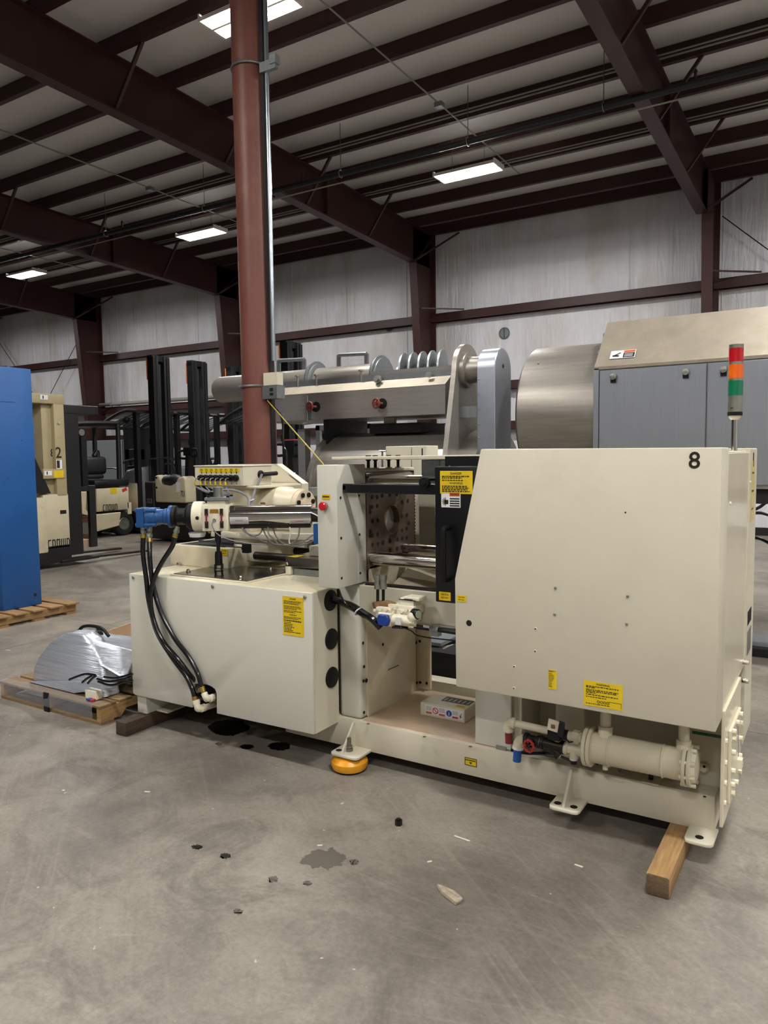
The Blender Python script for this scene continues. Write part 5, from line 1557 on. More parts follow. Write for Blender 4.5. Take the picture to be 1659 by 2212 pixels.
# ================================================================== STAINLESS COOKER BEHIND THE MACHINE
K = thing('rotary_cooker', 'long stainless steel rotary cooker with drum and trough behind the cream machine', 'machine', (-2.5, 7.0, 0))
KY = 6.5
ka = lambda x, y, Y=KY: at(x, y, Y=Y)
hx0, hx1 = -1.85, 1.6
zt0 = ka(1294, 794).z
hz0 = 1.40
ridge = at(1317, 700, X=hx0)
ry, rz_ = max(ridge.y, 6.75), ridge.z
hb = MB('stainless')
hb.prism([(hx0, KY, hz0), (hx0, KY, zt0), (hx0, ry, rz_), (hx0, 8.0, rz_), (hx0, 8.0, hz0)], (hx1 - hx0, 0, 0))
hous = hb.build('housing', K)
MB('stainless_dust').prism([(hx0 - 0.015, KY - 0.02, zt0 - 0.02), (hx0 - 0.015, KY - 0.02, zt0 + 0.005), (hx0 - 0.015, ry - 0.01, rz_ + 0.012), (hx0 - 0.015, ry + 0.2, rz_ + 0.012), (hx0 - 0.015, ry + 0.2, rz_), (hx0 - 0.015, ry, rz_)], (hx1 - hx0, 0, 0)).build('hood', K)
dxs = [ka(1296, 900).x, ka(1525, 900).x, ka(1527.5, 900).x, ka(1527.5, 900).x + (ka(1525, 900).x - ka(1296, 900).x)]
for a_, b_ in ((dxs[0], dxs[1]), (dxs[2], dxs[3])):
    dd = MB('stainless_door').box(a_, b_, KY - 0.025, KY - 0.002, hz0 + 0.03, zt0 - 0.03).build('door', K, bev=0.003)
    for xx in (a_ + (b_ - a_) * 0.14, a_ + (b_ - a_) * 0.82):
        zc = zt0 - 0.09
        MB('black_rubber').box(xx - 0.022, xx + 0.022, KY - 0.04, KY - 0.025, zc - 0.05, zc + 0.02).m('zinc').lathe((xx, KY - 0.04, zc), -YA, [(0, 0.028), (0.02, 0.026), (0.022, 0.01), (0.03, 0.01)], 16).build('door_latch', dd)
MB('stainless_door').box(hx0 - 0.02, dxs[0] - 0.008, KY - 0.02, KY, hz0, zt0 - 0.01).build('corner_post', K)
MB('black_matte').box(hx0 - 0.2, hx1, 6.55, 6.75, hz0 - 0.12, hz0).box(hx0 - 0.2, hx1, 7.6, 7.8, hz0 - 0.12, hz0).build('frame_beam', K)
for x, y in ((-1.7, 6.6), (1.4, 6.6), (-1.7, 7.75), (1.4, 7.75), (-5.2, 6.7), (-5.2, 7.3), (-3.35, 6.7), (-3.35, 7.4)):
    MB('stainless').box(x - 0.05, x + 0.05, y - 0.05, y + 0.05, 0, hz0 if x > -2 else 2.0).build('leg', K)
slope_u = V((0, ry - KY, rz_ - zt0)).normalized()
cl = at(1347, 765, X=None, Y=KY + 0.09)
cl = V((cl.x, KY + (ry - KY) * 0.22 - 0.02, zt0 + (rz_ - zt0) * 0.22 + 0.012))
wlabel(K, cl, XA, slope_u, 0.21, 0.1, [], base='label_white', label='white hand hazard label on the hood',
       extra=lambda mb, f, r, u: (mb.m('label_orange').rect(f + r * 0.052 + u * 0.033, r, u, 0.095, 0.025), mb.m('label_black').rect(f + r * 0.052 - u * 0.014, r, u, 0.095, 0.06),
                                  mb.bar(f - r * 0.08 - u * 0.02, f - r * 0.02 + u * 0.02, 0.012, 0.0008, up=r.cross(u)), mb.bar(f - r * 0.085 - u * 0.015, f - r * 0.03 - u * 0.02, 0.02, 0.0008, up=r.cross(u)),
                                  [mb.m('label_white').rect(f + r * 0.05 - u * (0.0 + 0.014 * i) + r.cross(u) * 0.0005, r, u, 0.07, 0.005) for i in range(3)]))
screw_heads(K, [V((hx0 - 0.02, KY + (ry - KY) * q, zt0 + (rz_ - zt0) * q)) for q in (0.35, 0.75)], -XA, 0.014, 0.01, 'zinc', 'hood_screw')
# drum
dr = MB('stainless_x').lathe((-2.62, 7.2, 2.05), XA, [(0, 0.64), (0.03, 0.68), (0.9, 0.68)], 64).build('drum', K)
for q in ((1163, 785), (1150, 862), (1155, 940), (1123, 860)):
    MB('zinc').ball(at(*q, Y=6.56), 0.012, 8).build('drum_stud', dr)
# belt guard with the round top: profile in the Y-Z plane, thickness along X
gx0, gx1 = ka(1030, 850).x, ka(1069, 850).x


def arch(x, y0, y1, zb, zt_, n=12, slant=0.0):
    r = (y1 - y0) / 2
    cy, cz_ = (y0 + y1) / 2, zt_ - r
    pts = [V((x, y0 - slant, zb)), V((x, y1 + slant * 0.3, zb))]
    for i in range(n + 1):
        a = math.pi * i / n
        pts.append(V((x, cy + r * math.cos(a), cz_ + r * math.sin(a))))
    return pts


gy1 = at(1104, 900, X=gx1).y
bg = MB('stainless_door').prism(arch(gx0, KY, gy1, 1.3, ka(1070, 752, KY + 0.15).z), (gx1 - gx0, 0, 0)).build('belt_guard', K, bev=0.006)
screw_heads(bg, [V((gx0 + 0.02, KY - 0.001, z)) for z in (1.85, 1.98, 2.12, 2.26, 2.4)], -YA, 0.008, 0.005, 'zinc', 'guard_screw')
MB('hole_black').cyl((gx1, (KY + gy1) / 2, 2.53), (gx1 + 0.002, (KY + gy1) / 2, 2.53), 0.02, 12).build('shaft_hole', bg)
# end plate with slanted front edge
ex0 = ka(975, 800, 6.45).x
ep = MB('stainless_x').prism(arch(ex0, 6.45, 7.0, 1.2, ka(995, 744, 6.7).z, slant=0.32), (0.05, 0, 0)).build('end_frame', K)
sc = V((ex0 + 0.05, 6.66, ka(1010, 800, 6.66).z))
MB('stainless_x').lathe(sc, XA, [(0, 0.17), (0.05, 0.17), (0.05, 0.13), (0.1, 0.125), (gx0 - sc.x, 0.12)], 32).build('drive_shaft', K)
MB('hole_black').cyl((ex0 + 0.05, 6.8, 1.62), (ex0 + 0.053, 6.8, 1.62), 0.13, 24).build('access_hole', ep)
MB('galv').box(ka(985, 890).x, ka(1030, 890).x, KY + 0.02, KY + 0.05, ka(1000, 902).z, ka(1000, 878).z).build('tie_plate', K)
# trough
tx0, tx1 = ka(470, 880).x + 0.55, ka(962, 880).x
tzb, tzt = ka(780, 902).z, ka(780, 842).z
tr = MB('stainless').prism([(tx0, KY, tzb), (tx0, KY, tzt), (tx0, KY + 0.14, tzt + 0.09), (tx0, KY + 0.75, tzt + 0.09), (tx0, KY + 0.88, tzt), (tx0, KY + 0.88, tzb)], (tx1 - tx0, 0, 0)).build('trough', K)
MB('stainless_dust').prism([(tx0, KY - 0.004, tzt), (tx0, KY + 0.136, tzt + 0.094), (tx0, KY + 0.14, tzt + 0.09), (tx0, KY, tzt - 0.004)], (tx1 - tx0, 0, 0)).build('trough_shoulder', K)
for q in ((683, 879), (826, 872)):
    c = ka(*q)
    w_ = MB('hole_black').cyl(c, c + V((0, -0.004, 0)), 0.055, 20).build('port', tr)
    hw = MB('brick_red').torus(c + V((-0.02, -0.09, 0)), (-0.2, -1, 0), 0.045, 0.011, 20, 6)
    for i in range(5):
        a = 2 * math.pi * i / 5
        hw.bar(c + V((-0.02, -0.09, 0)), c + V((-0.02 + 0.042 * math.cos(a), -0.09, 0.042 * math.sin(a))), 0.014, 0.01, up=(0, 1, 0))
    hw.cyl(c, c + V((-0.02, -0.1, 0)), 0.014, 10)
    hw.build('port_wheel', tr)
MB('galv').box(ka(664, 870).x, ka(676, 870).x, KY - 0.03, KY, ka(670, 905).z, ka(670, 868).z).tube([ka(664, 855, KY - 0.04), ka(664, 910, KY - 0.04)], 0.009, 6, 0).cyl(ka(655, 916, KY - 0.04), ka(673, 914, KY - 0.04), 0.012, 8).build('lift_rod', tr)
MB('zinc').lathe(ka(818, 820, KY + 0.1), (0.2, -1, 0), [(0, 0.04), (0.05, 0.04), (0.05, 0.022), (0.08, 0.022)], 18).build('sight_fitting', tr)
MB('zinc').lathe(ka(928, 810, KY + 0.1), (0.2, -1, 0), [(0, 0.028), (0.05, 0.028)], 14).build('sight_fitting', tr)
# half-open auger cylinder on top
cyY = 6.93
ca_ = at(600, 833, Y=cyY)
cr_ = px(29, ca_)
x0_ = at(478, 838, Y=cyY).x
x1_ = at(828, 838, Y=cyY).x
cyl_ = MB('stainless_x').lathe((x0_ - 0.04, cyY, ca_.z), XA, [(0, cr_ * 0.75), (0.015, cr_ * 0.93), (0.05, cr_), (x1_ - x0_ + 0.04, cr_)], 48).build('auger_cylinder', K)
for q, rr in ((690, 44), (830, 44)):
    xx = at(q, 810, Y=cyY).x
    MB('galv').lathe((xx - 0.05, cyY, ca_.z), XA, [(0, cr_ * 1.45), (0.02, cr_ * 1.5), (0.035, cr_ * 1.5), (0.035, cr_ * 1.3), (0.06, cr_ * 1.3), (0.06, cr_)], 48).build('cylinder_flange', cyl_)
MB('hole_black').cyl((x1_ + 0.012, cyY, ca_.z), (x1_ + 0.014, cyY, ca_.z), cr_ * 0.85, 32).build('cylinder_mouth', cyl_)
for (a_, b_, t_, bt) in ((602, 657, 776, 800), (732, 792, 764, 786)):
    p0, p1 = at(a_, bt, Y=cyY), at(b_, bt - 2, Y=cyY)
    q0_, q1_ = at(a_, t_ + 3, Y=cyY), at(b_, t_, Y=cyY)
    MB('galv').bar(p0 - ZA * 0.1, q0_, 0.05, 0.02, up=(0, 1, 0)).bar(p1 - ZA * 0.1, q1_, 0.05, 0.02, up=(0, 1, 0)).cyl(q0_, q1_, 0.022, 12).build('lift_handle', cyl_)
MB('galv').box(x0_ + 0.9, tx1, KY + 0.14, KY + 0.17, tzt + 0.085, tzt + 0.16).build('clamp_strip', K)
for q in ((643, 812), (683, 810), (780, 800)):
    c = at(*q, Y=KY + 0.14)
    MB('zinc').cyl(c, c - ZA * 0.12, 0.01, 8).cyl(c + ZA * 0.005, c - ZA * 0.01, 0.028, 10).build('clamp_bolt', K)
# screw flights in the open part
fl0 = at(872, 800, Y=cyY).x
fl1 = at(962, 800, Y=cyY).x
for i in range(5):
    xx = fl0 + (fl1 - fl0) * i / 4.4
    MB('galv').lathe((xx, cyY, ca_.z + 0.02), (1, 0.22, 0), [(0, 0.1), (0.006, cr_ * 1.36), (0.026, cr_ * 1.38), (0.034, 0.1)], 32).build('screw_flight', K)
MB('galv').cyl((fl0 - 0.05, cyY, ca_.z + 0.02), (fl1, cyY, ca_.z + 0.02), 0.09, 20).build('screw_shaft', K)
MB('stainless').box(x1_, tx1, cyY - 0.25, cyY - 0.23, ca_.z - 0.1, ca_.z + 0.04).build('trough_wall', K)
# lower tank
bt_ = MB('stainless_x').lathe((at(738, 940, Y=6.9).x - 0.05, 7.0, 1.25), XA, [(0, 0.66), (0.0, 0.74), (0.05, 0.74), (0.05, 0.7), (1.9, 0.7)], 64).build('lower_tank', K)
MB('black_matte').box(at(830, 920, Y=7).x, at(940, 920, Y=7).x, 6.7, 7.3, 1.93, 2.03).build('support_rail', K)
MB('black_matte').box(at(752, 915, Y=7).x - 0.05, at(752, 915, Y=7).x, 6.6, 7.4, 1.5, 2.1).build('support_post', K)
MB('ivory').box(at(850, 912, Y=7).x, at(872, 912, Y=7).x, 6.8, 6.85, 2.0, 2.1).build('gearbox_plate', K)
MB('black_hose').tube([at(705, 960, Y=6.9), at(700, 945, Y=6.9), at(704, 935, Y=6.9), at(730, 934, Y=6.9)], 0.02, 8).build('hand_rail', K)
for i in range(8):
    a = math.pi * (0.35 + 0.5 * i / 7)
    c = V((at(738, 940, Y=6.9).x - 0.05, 7.0 + 0.7 * math.cos(a + 1.0), 1.25 + 0.7 * math.sin(a + 1.0)))
    MB('zinc').ball(c, 0.014, 8).build('rim_bolt', bt_)

# ================================================================== TRUCKS
# stand-up truck with the cream mast (side facing +X)
OX = -10.45
oa = lambda x, y, X=OX: at(x, y, X=X)
T1 = thing('order_picker', 'cream and black stand-up lift truck numbered 82 beside the blue cabinet', 'forklift', (-10.9, 7.4, 0), 'lift trucks parked along the wall')


def ybox(mb, x0, y0, x1, y1, X0, X1):
    a, c2 = at(x0, y1, X=X1), at(x1, y0, X=X1)
    mb.box(X0, X1, a.y, c2.y, a.z, c2.z)


mb = MB('truck_tan')
ybox(mb, 97, 868, 126, 1072, -11.3, OX - 0.08)
ybox(mb, 124, 868, 137, 1072, -11.3, OX)
mm_ = mb.build('mast', T1, bev=0.008, seg=2)
MB('truck_tan').box(-11.4, OX + 0.01, oa(64, 860).y, oa(139, 860).y, oa(100, 872).z, oa(100, 850).z).build('mast_crosshead', T1, bev=0.02, seg=2)
MB('truck_tan').box(-11.4, OX + 0.015, oa(92, 1020).y, oa(139, 1020).y, oa(110, 1034).z, oa(110, 1013).z).build('mast_crossbar', T1, bev=0.008, seg=2)
mb = MB('truck_cream')
ybox(mb, 98, 1066, 148, 1183, -11.4, OX)
pw = mb.build('power_unit', T1, bev=0.02, seg=2)
mb = MB('truck_cream')
ybox(mb, 78, 1074, 101, 1198, -11.35, OX + 0.012)
mb.build('battery_door', T1, bev=0.03, seg=2)
mb = MB('black_truck')
ybox(mb, 70, 1180, 155, 1224, -11.45, OX)
mb.build('chassis', T1, bev=0.01)
mb = MB('black_truck')
ybox(mb, 134, 1199, 216, 1217, OX - 0.18, OX + 0.02)
mb.build('outrigger', T1, bev=0.01)
mb = MB('black_truck')
ybox(mb, 134, 1199, 216, 1217, -11.45, -11.25)
mb.build('outrigger', T1, bev=0.01)
mb = MB('black_truck')
ybox(mb, 151, 880, 168, 1200, OX - 0.15, OX - 0.03)
mb.build('guard_post', T1, bev=0.006)
mb = MB('black_truck')
ybox(mb, 198, 1048, 206, 1182, OX - 0.1, OX - 0.03)
mb.build('gate_post', T1, bev=0.006)
mb = MB('black_truck')
ybox(mb, 166, 1050, 204, 1062, OX - 0.1, OX - 0.04)
ybox(mb, 166, 1128, 202, 1131, OX - 0.1, OX - 0.04)
mb.build('side_gate', T1)
mb = MB('black_truck')
ybox(mb, 136, 878, 212, 892, -11.4, OX - 0.02)
mb.build('overhead_guard', T1, bev=0.006)
mb = MB('black_truck')
ybox(mb, 148, 1020, 166, 1185, -11.3, OX - 0.08)
mb.build('operator_panel', T1)
mb = MB('cab_grey')
ybox(mb, 70, 910, 98, 1010, -11.3, -10.7)
ybox(mb, 137, 912, 152, 1010, -11.3, -10.7)
mb.build('mast_screen', T1)
MB('black_truck').prism([oa(74, 985), oa(110, 1066), oa(74, 1066)], (-0.06, 0, 0)).build('stay_plate', T1)
mb = MB('cardboard')
ybox(mb, 170, 1165, 200, 1185, -11.2, OX - 0.12)
mb.build('floor_board', T1)
for zz in (0.06,):
    for xx in (OX - 0.12, -11.3):
        MB('dark_steel').bar((xx, oa(214, 1195).y, 0.08), (xx, oa(214, 1195).y + 1.1, 0.05), 0.11, 0.03).build('fork', T1)
MB('truck_cream').cyl(oa(128, 913, OX + 0.0), oa(128, 913, OX + 0.03), 0.02, 10).build('mast_pin', T1)
f1 = oa(125, 1175, OX + 0.002)
MB('label_black').square_text('CROWN', oa(127.5, 1172.5, OX + 0.001), (0, 1, 0), ZA, 0.37, 0.105, 0.017).build('maker_lettering', pw, label='black maker lettering')
MB('label_black').text('2', oa(126.5, 979, OX + 0.0015), YA, ZA, 0.24, 0.9).build('number_mark', mm_)
MB('label_black').text('8', oa(113, 979, OX - 0.078), YA, ZA, 0.17, 0.8).build('number_mark', mm_)
MB('label_white').rect(oa(128, 1003, OX + 0.0005), YA, ZA, 0.1, 0.14, 0.001).m('label_black').rect(oa(126, 1003, OX + 0.002), YA, ZA, 0.05, 0.12).build('sticker', mm_)
MB('yellow_label').rect(oa(127, 1024, OX + 0.016), YA, ZA, 0.17, 0.11, 0.001).build('sticker', T1)
for q in ((95, 858), (104, 1022)):
    MB('label_white').rect(oa(*q, OX + 0.016), YA, ZA, 0.13, 0.07, 0.001).m('label_black').rect(oa(q[0] - 2, q[1], OX + 0.0175), YA, ZA, 0.02, 0.05).build('sticker', T1)
MB('hole_black').box(OX - 0.01, OX + 0.001, oa(136, 1106).y - 0.05, oa(136, 1106).y + 0.06, oa(136, 1106).z - 0.03, oa(136, 1106).z + 0.03).build('handle_recess', pw)

# sit-down truck behind it
SX = -13.5
T2 = thing('sit_down_forklift', 'cream sit-down counterbalance forklift with black seat, partly behind the stand-up truck', 'forklift', (-14.1, 10.6, 0), 'lift trucks parked along the wall')
def sa(x, y, X=SX):
    q_ = at(x, y, X=SX)
    q_.x = X
    return q_



mb = MB('truck_cream')
ybox(mb, 210, 1052, 278, 1106, -14.6, SX)
bd = mb.build('battery_case', T2, bev=0.02, seg=2)
mb = MB('truck_cream')
mb.prism([sa(205, 1112), sa(262, 1106), sa(258, 1136), sa(205, 1150)], (-1.05, 0, 0))
mb.build('skirt', T2, bev=0.015)
mb = MB('truck_cream')
mb.prism([sa(168, 1062), sa(188, 1062), sa(186, 1100), sa(198, 1116), sa(168, 1108)], (-1.05, 0, 0))
mb.build('front_cowl', T2, bev=0.015)
mb = MB('black_truck')
ybox(mb, 205, 1035, 279, 1053, -14.55, SX + 0.01)
mb.build('hood', T2, bev=0.03, seg=2)
mb = MB('black_truck')
ybox(mb, 172, 1112, 262, 1152, -14.5, SX - 0.06)
mb.build('chassis', T2)
for (q, r_) in (((271, 1131), 23.5), ((187, 1142), 33)):
    for X_ in (SX - 0.02, -14.4):
        c = at(q[0], q[1], X=SX)
        R2 = min(px(r_, c), c.z - 0.002) if q[0] > 200 else c.z * 0.98
        R2 = c.z
        cw = V((X_, c.y, c.z))
        wh = MB('tyre' if q[0] > 200 else 'tyre_rust').lathe(cw + XA * -0.2, XA, [(0, R2 * 0.9), (0.03, R2), (0.17, R2), (0.2, R2 * 0.92), (0.2, R2 * 0.6), (0.18, R2 * 0.55), (0.18, 0)], 32).build('wheel', T2)
        MB('zinc').lathe(cw + XA * -0.02, XA, [(0, R2 * 0.55), (0.012, R2 * 0.5), (0.004, R2 * 0.3), (0.01, 0)], 24).build('hub', wh)
sb_ = MB('seat_vinyl')
ybox(sb_, 182, 986, 232, 1026, -14.3, SX - 0.3)
sb_.build('seat_back', T2, bev=0.08, seg=3)
sb_ = MB('seat_vinyl')
ybox(sb_, 170, 1024, 226, 1036, -14.3, SX - 0.25)
sb_.build('seat_cushion', T2, bev=0.04, seg=2)
MB('black_truck').tube([sa(170, 918, SX - 0.1), sa(178, 914, SX - 0.1), sa(252, 914, SX - 0.1), sa(260, 920, SX - 0.1), sa(262, 960, SX - 0.1), sa(264, 1035, SX - 0.1)], 0.05, 8, 4).build('guard_frame', T2)
MB('black_truck').tube([sa(170, 918, -14.4), sa(178, 914, -14.4), sa(252, 914, -14.4), sa(260, 920, -14.4), sa(262, 960, -14.4), sa(264, 1035, -14.4)], 0.05, 8, 4).build('guard_frame', T2)
mb = MB('black_truck')
ybox(mb, 176, 914, 256, 921, -14.4, SX - 0.1)
mb.build('guard_roof', T2)
mb = MB('black_truck')
ybox(mb, 180, 925, 186, 1060, SX - 0.14, SX - 0.06)
mb.build('guard_post', T2)
MB('seat_vinyl').tube([sa(228, 985, SX - 0.4), sa(236, 975, SX - 0.4), sa(236, 1000, SX - 0.4), sa(228, 1008, SX - 0.4)], 0.05, 8, 4).build('grab_handle', T2)
MB('black_rubber').box(SX - 0.2, SX - 0.04, sa(172, 935).y, sa(182, 935).y, sa(177, 943).z, sa(177, 925).z).m('zinc').cyl(sa(178, 934, SX - 0.03), sa(178, 934, SX - 0.02), 0.07, 14).build('work_lamp', T2)
MB('orange_part').cyl(sa(192, 1000, SX - 0.9), sa(192, 988, SX - 0.9), 0.09, 12).build('beacon', T2)
MB('label_black').square_text('CROWN', sa(238, 1096, SX + 0.001), (0, 1, 0), ZA, 0.36, 0.12, 0.018).build('maker_lettering', bd)
MB('yellow_label').rect(sa(245, 1060, SX + 0.001), YA, ZA, 0.17, 0.13, 0.001).build('sticker', bd)
MB('label_red').rect(sa(269, 1058, SX + 0.001), (0, 1, 0.3), (0, -0.3, 1), 0.13, 0.07, 0.001).build('sticker', bd)
MB('label_red').box(SX - 0.4, SX - 0.2, sa(211, 1070).y - 0.02, sa(211, 1070).y - 0.005, sa(211, 1075).z, sa(211, 1065).z).build('tail_lamp', T2)
MB('tan_flange').box(SX - 0.3, SX, sa(284, 1095).y - 0.1, sa(284, 1095).y, sa(284, 1110).z, sa(284, 1085).z).build('tow_bracket', T2)


# reach trucks with tall black masts, parked side by side with their masts towards +X
def reach_truck():
    t = thing('reach_truck', 'x', 'forklift', (0, 0, 0), 'lift trucks parked along the wall', local=True, rz=-math.pi / 2)
    for s in (-1, 1):
        MB('black_truck').box(s * 0.2 - 0.04, s * 0.2 + 0.04, -0.1, 0.1, 0.05, 3.96).build('mast_channel', t, bev=0.006)
        MB('black_matte').box(s * 0.11 - 0.03, s * 0.11 + 0.03, -0.09, 0.09, 0.08, 3.98).build('inner_channel', t, bev=0.004)
        MB('black_truck').box(s * 0.45 - 0.07, s * 0.45 + 0.07, 0.0, 0.9, 0.03, 0.2).build('outrigger', t)
        MB('dark_steel').box(s * 0.2 - 0.05, s * 0.2 + 0.05, 0.2, 1.2, 0.06, 0.1).build('fork', t)
    MB('black_truck').box(-0.24, 0.24, -0.1, 0.06, 3.86, 3.99).build('mast_crosshead', t)
    MB('black_matte').cyl((0, 0, 0.3), (0, 0, 3.8), 0.045, 12).build('lift_cylinder', t)
    MB('black_truck').box(-0.24, 0.24, -0.12, -0.08, 2.0, 2.14).build('mast_crossbar', t)
    MB('orange_part').box(-0.1, 0.235, -0.135, -0.105, 3.45, 3.93).build('warning_plate', t)
    MB('black_truck').box(-0.55, 0.55, -1.9, -0.2, 0.06, 0.5).build('chassis', t, bev=0.03, seg=2)
    MB('black_matte').box(-0.5, 0.53, -1.9, -1.62, 0.5, 1.05).build('battery_box', t, bev=0.02)
    MB('truck_cream').prism([(0.15, -1.58, 0.52), (0.15, -1.58, 1.1), (0.15, -1.4, 1.12), (0.15, -1.3, 0.95), (0.15, -0.95, 0.98), (0.15, -0.75, 1.14), (0.15, -0.62, 1.1), (0.15, -0.6, 0.52)], (0.4, 0, 0)).build('bolster', t, bev=0.05, seg=3)
    MB('seat_vinyl').ball((0.36, -1.05, 1.04), 0.3, 16, (0.62, 1.15, 0.55)).build('back_pad', t)
    MB('truck_grey').prism([(-0.55, -0.2, 0.5), (-0.55, -0.8, 0.5), (-0.55, -0.85, 1.2), (-0.55, -0.6, 1.45), (-0.55, -0.2, 1.5)], (1.08, 0, 0)).build('cowl', t, bev=0.09, seg=3)
    MB('truck_cream').box(0.2, 0.555, -0.58, -0.22, 0.5, 1.15).build('cowl_panel', t, bev=0.04, seg=2)
    MB('black_truck').tube([(0.1, -0.75, 1.2), (0.15, -0.82, 1.5), (0.17, -0.86, 1.66)], 0.06, 8).tube([(0.17, -1.1, 1.6), (0.2, -0.95, 1.64), (0.2, -0.62, 1.66), (0.25, -0.6, 1.52), (0.3, -0.8, 1.5)], 0.03, 8).build('control_handle', t)
    MB('black_truck').tube([(0.5, -1.6, 1.0), (0.5, -1.6, 1.42), (0.5, -1.5, 1.46), (0.5, -0.9, 1.46), (0.5, -0.85, 1.2)], 0.018, 6, 3).build('side_rail', t)
    for s in (-1, 1):
        MB('black_truck').tube([(s * 0.5, -1.5, 2.42), (s * 0.5, -1.15, 2.6), (s * 0.5, -0.6, 2.76), (s * 0.5, -0.15, 2.74)], 0.045, 8, 4).build('guard_rail', t)
        MB('black_truck').box(s * 0.48 - 0.05, s * 0.48 + 0.05, -0.3, -0.18, 0.5, 2.74).build('guard_post', t)
    for i in range(6):
        x = -0.4 + 0.16 * i
        MB('galv').bar((x, -1.45, 2.43), (x, -0.3, 2.72), 0.05, 0.02).build('guard_slat', t)
    MB('black_truck').bar((-0.5, -1.5, 2.42), (0.5, -1.5, 2.42), 0.08, 0.08).build('guard_crossbar', t)
    MB('black_truck').bar((-0.5, -0.2, 2.74), (0.5, -0.2, 2.74), 0.08, 0.06).build('guard_crossbar', t)
    MB('bolt_black').ball((0.3, -0.8, 2.58), 0.09, 10).build('guard_lamp', t)
    return t


rt = reach_truck()
RT = [(-13.25, 11.8, 'reach truck with the left of the two tall black masts'), (-13.25, 12.98, 'reach truck with the right of the two tall black masts'),
      (-13.25, 14.3, 'reach truck with slatted guard just left of the pipe column'), (-9.55, 11.95, 'reach truck mostly hidden behind the pipe column and the stainless trough')]
trucks = []
for i, (x, y, lb) in enumerate(RT):
    o = rt if i == 0 else copy_tree(rt)
    o.location = (x, y, 0)
    o['label'] = lb
    trucks.append(o)
# rider pallet truck in front of the masts
T5 = thing('rider_pallet_truck', 'low stand-up pallet truck with cream bolster reading 701 in front of the tall masts', 'forklift', (-11.6, 10.7, 0), 'lift trucks parked along the wall')
MB('black_truck').box(-12.2, -11.0, 10.42, 11.05, 0.05, 0.8).build('chassis', T5, bev=0.03, seg=2)
MB('black_matte').box(-12.22, -11.95, 10.4, 11.05, 0.4, 1.22).build('battery_box', T5, bev=0.02)
MB('truck_cream').prism([(-11.92, 10.4, 0.8), (-11.92, 10.4, 1.34), (-11.8, 10.4, 1.36), (-11.72, 10.4, 1.18), (-11.45, 10.4, 1.15), (-11.25, 10.4, 1.3), (-11.1, 10.4, 1.34), (-11.04, 10.4, 1.28), (-11.03, 10.4, 0.8)], (0, 0.3, 0)).build('bolster', T5, bev=0.04, seg=3)
MB('seat_vinyl').ball((-11.48, 10.5, 1.25), 0.3, 18, (1.0, 0.5, 0.42)).build('back_pad', T5)
MB('black_truck').bar((-11.3, 10.75, 1.2), (-11.2, 10.7, 1.8), 0.14, 0.1).build('tiller_arm', T5)
MB('black_rubber').box(-11.3, -11.1, 10.62, 10.74, 1.74, 1.9).tube([(-11.3, 10.68, 1.84), (-11.46, 10.66, 1.82), (-11.46, 10.66, 1.7), (-11.3, 10.68, 1.68)], 0.025, 8, 2).tube([(-11.1, 10.68, 1.86), (-10.96, 10.66, 1.86), (-10.96, 10.66, 1.74), (-11.1, 10.68, 1.72)], 0.025, 8, 2).build('tiller_head', T5)
MB('black_truck').tube([(-12.1, 10.45, 1.2), (-12.1, 10.45, 1.62), (-12.0, 10.45, 1.68), (-11.5, 10.45, 1.68), (-11.45, 10.45, 1.45)], 0.02, 6, 3).build('grab_rail', T5)
MB('black_truck').tube([(-11.75, 10.5, 1.35), (-11.72, 10.5, 1.55), (-11.6, 10.5, 1.58), (-11.45, 10.5, 1.5), (-11.42, 10.5, 1.35)], 0.018, 6, 3).build('grab_rail', T5)
MB('label_white').rect((-11.24, 10.398, 1.12), XA, ZA, 0.11, 0.2, 0.001).build('sticker', T5)
MB('label_black').text('701', (-11.11, 10.3985, 0.98), XA, ZA, 0.17, 0.55).build('number_mark', T5)
MB('wire_grey').text('323', (-12.08, 10.3985, 0.82), XA, ZA, 0.13, 0.85).build('number_mark', T5)
for yy in (10.5, 10.7):
    MB('hole_black').cyl((-11.86, 10.399, 0.5 + yy - 9.55 - 0.35), (-11.86, 10.397, 0.5 + yy - 9.55 - 0.35), 0.025, 10).build('vent_hole', T5)
for yy in (10.52, 10.95):
    MB('dark_steel').box(-11.0, -9.9, yy - 0.08, yy + 0.08, 0.04, 0.09).build('fork', T5)
# low truck far back with a dark mast
T6 = thing('stacker_truck', 'low dark stacker with a short double mast behind the cream sit-down forklift', 'forklift', (-16.2, 13.6, 0))
for s in (-1, 1):
    MB('black_truck').box(-16.2 + s * 0.33 - 0.1, -16.2 + s * 0.33 + 0.1, 13.5, 13.7, 0, 2.7).build('mast_channel', T6)
MB('black_truck').box(-16.75, -15.65, 13.45, 13.75, 2.6, 2.76).build('mast_crosshead', T6, bev=0.02)
MB('black_truck').box(-16.6, -15.8, 13.5, 13.7, 1.65, 1.95).build('mast_crossbar', T6, bev=0.02)
MB('truck_grey').box(-16.7, -15.7, 13.0, 13.5, 0.05, 1.0).build('chassis', T6, bev=0.03)

# grey electrical cabinets by the wall
for k, (a_, b_, lb) in enumerate(((188, 264, 'grey steel electrical cabinet behind the forklift seat, left one'), (266, 340, 'grey steel electrical cabinet behind the tall masts, right one'))):
    x0c, x1c = at(a_, 980, Y=14.6).x, at(b_, 980, Y=14.6).x
    t = thing('electrical_cabinet', lb, 'cabinet', ((x0c + x1c) / 2, 14.9, 0), 'grey cabinets by the wall')
    zc = at(230, 951, Y=14.6).z
    MB('cab_grey').box(x0c, x1c, 14.6, 15.2, 0, zc).build('case', t, bev=0.01)
    MB('black_matte').box(x1c - 0.16, x1c - 0.12, 14.58, 14.6, zc * 0.55, zc * 0.65).build('door_handle', t)

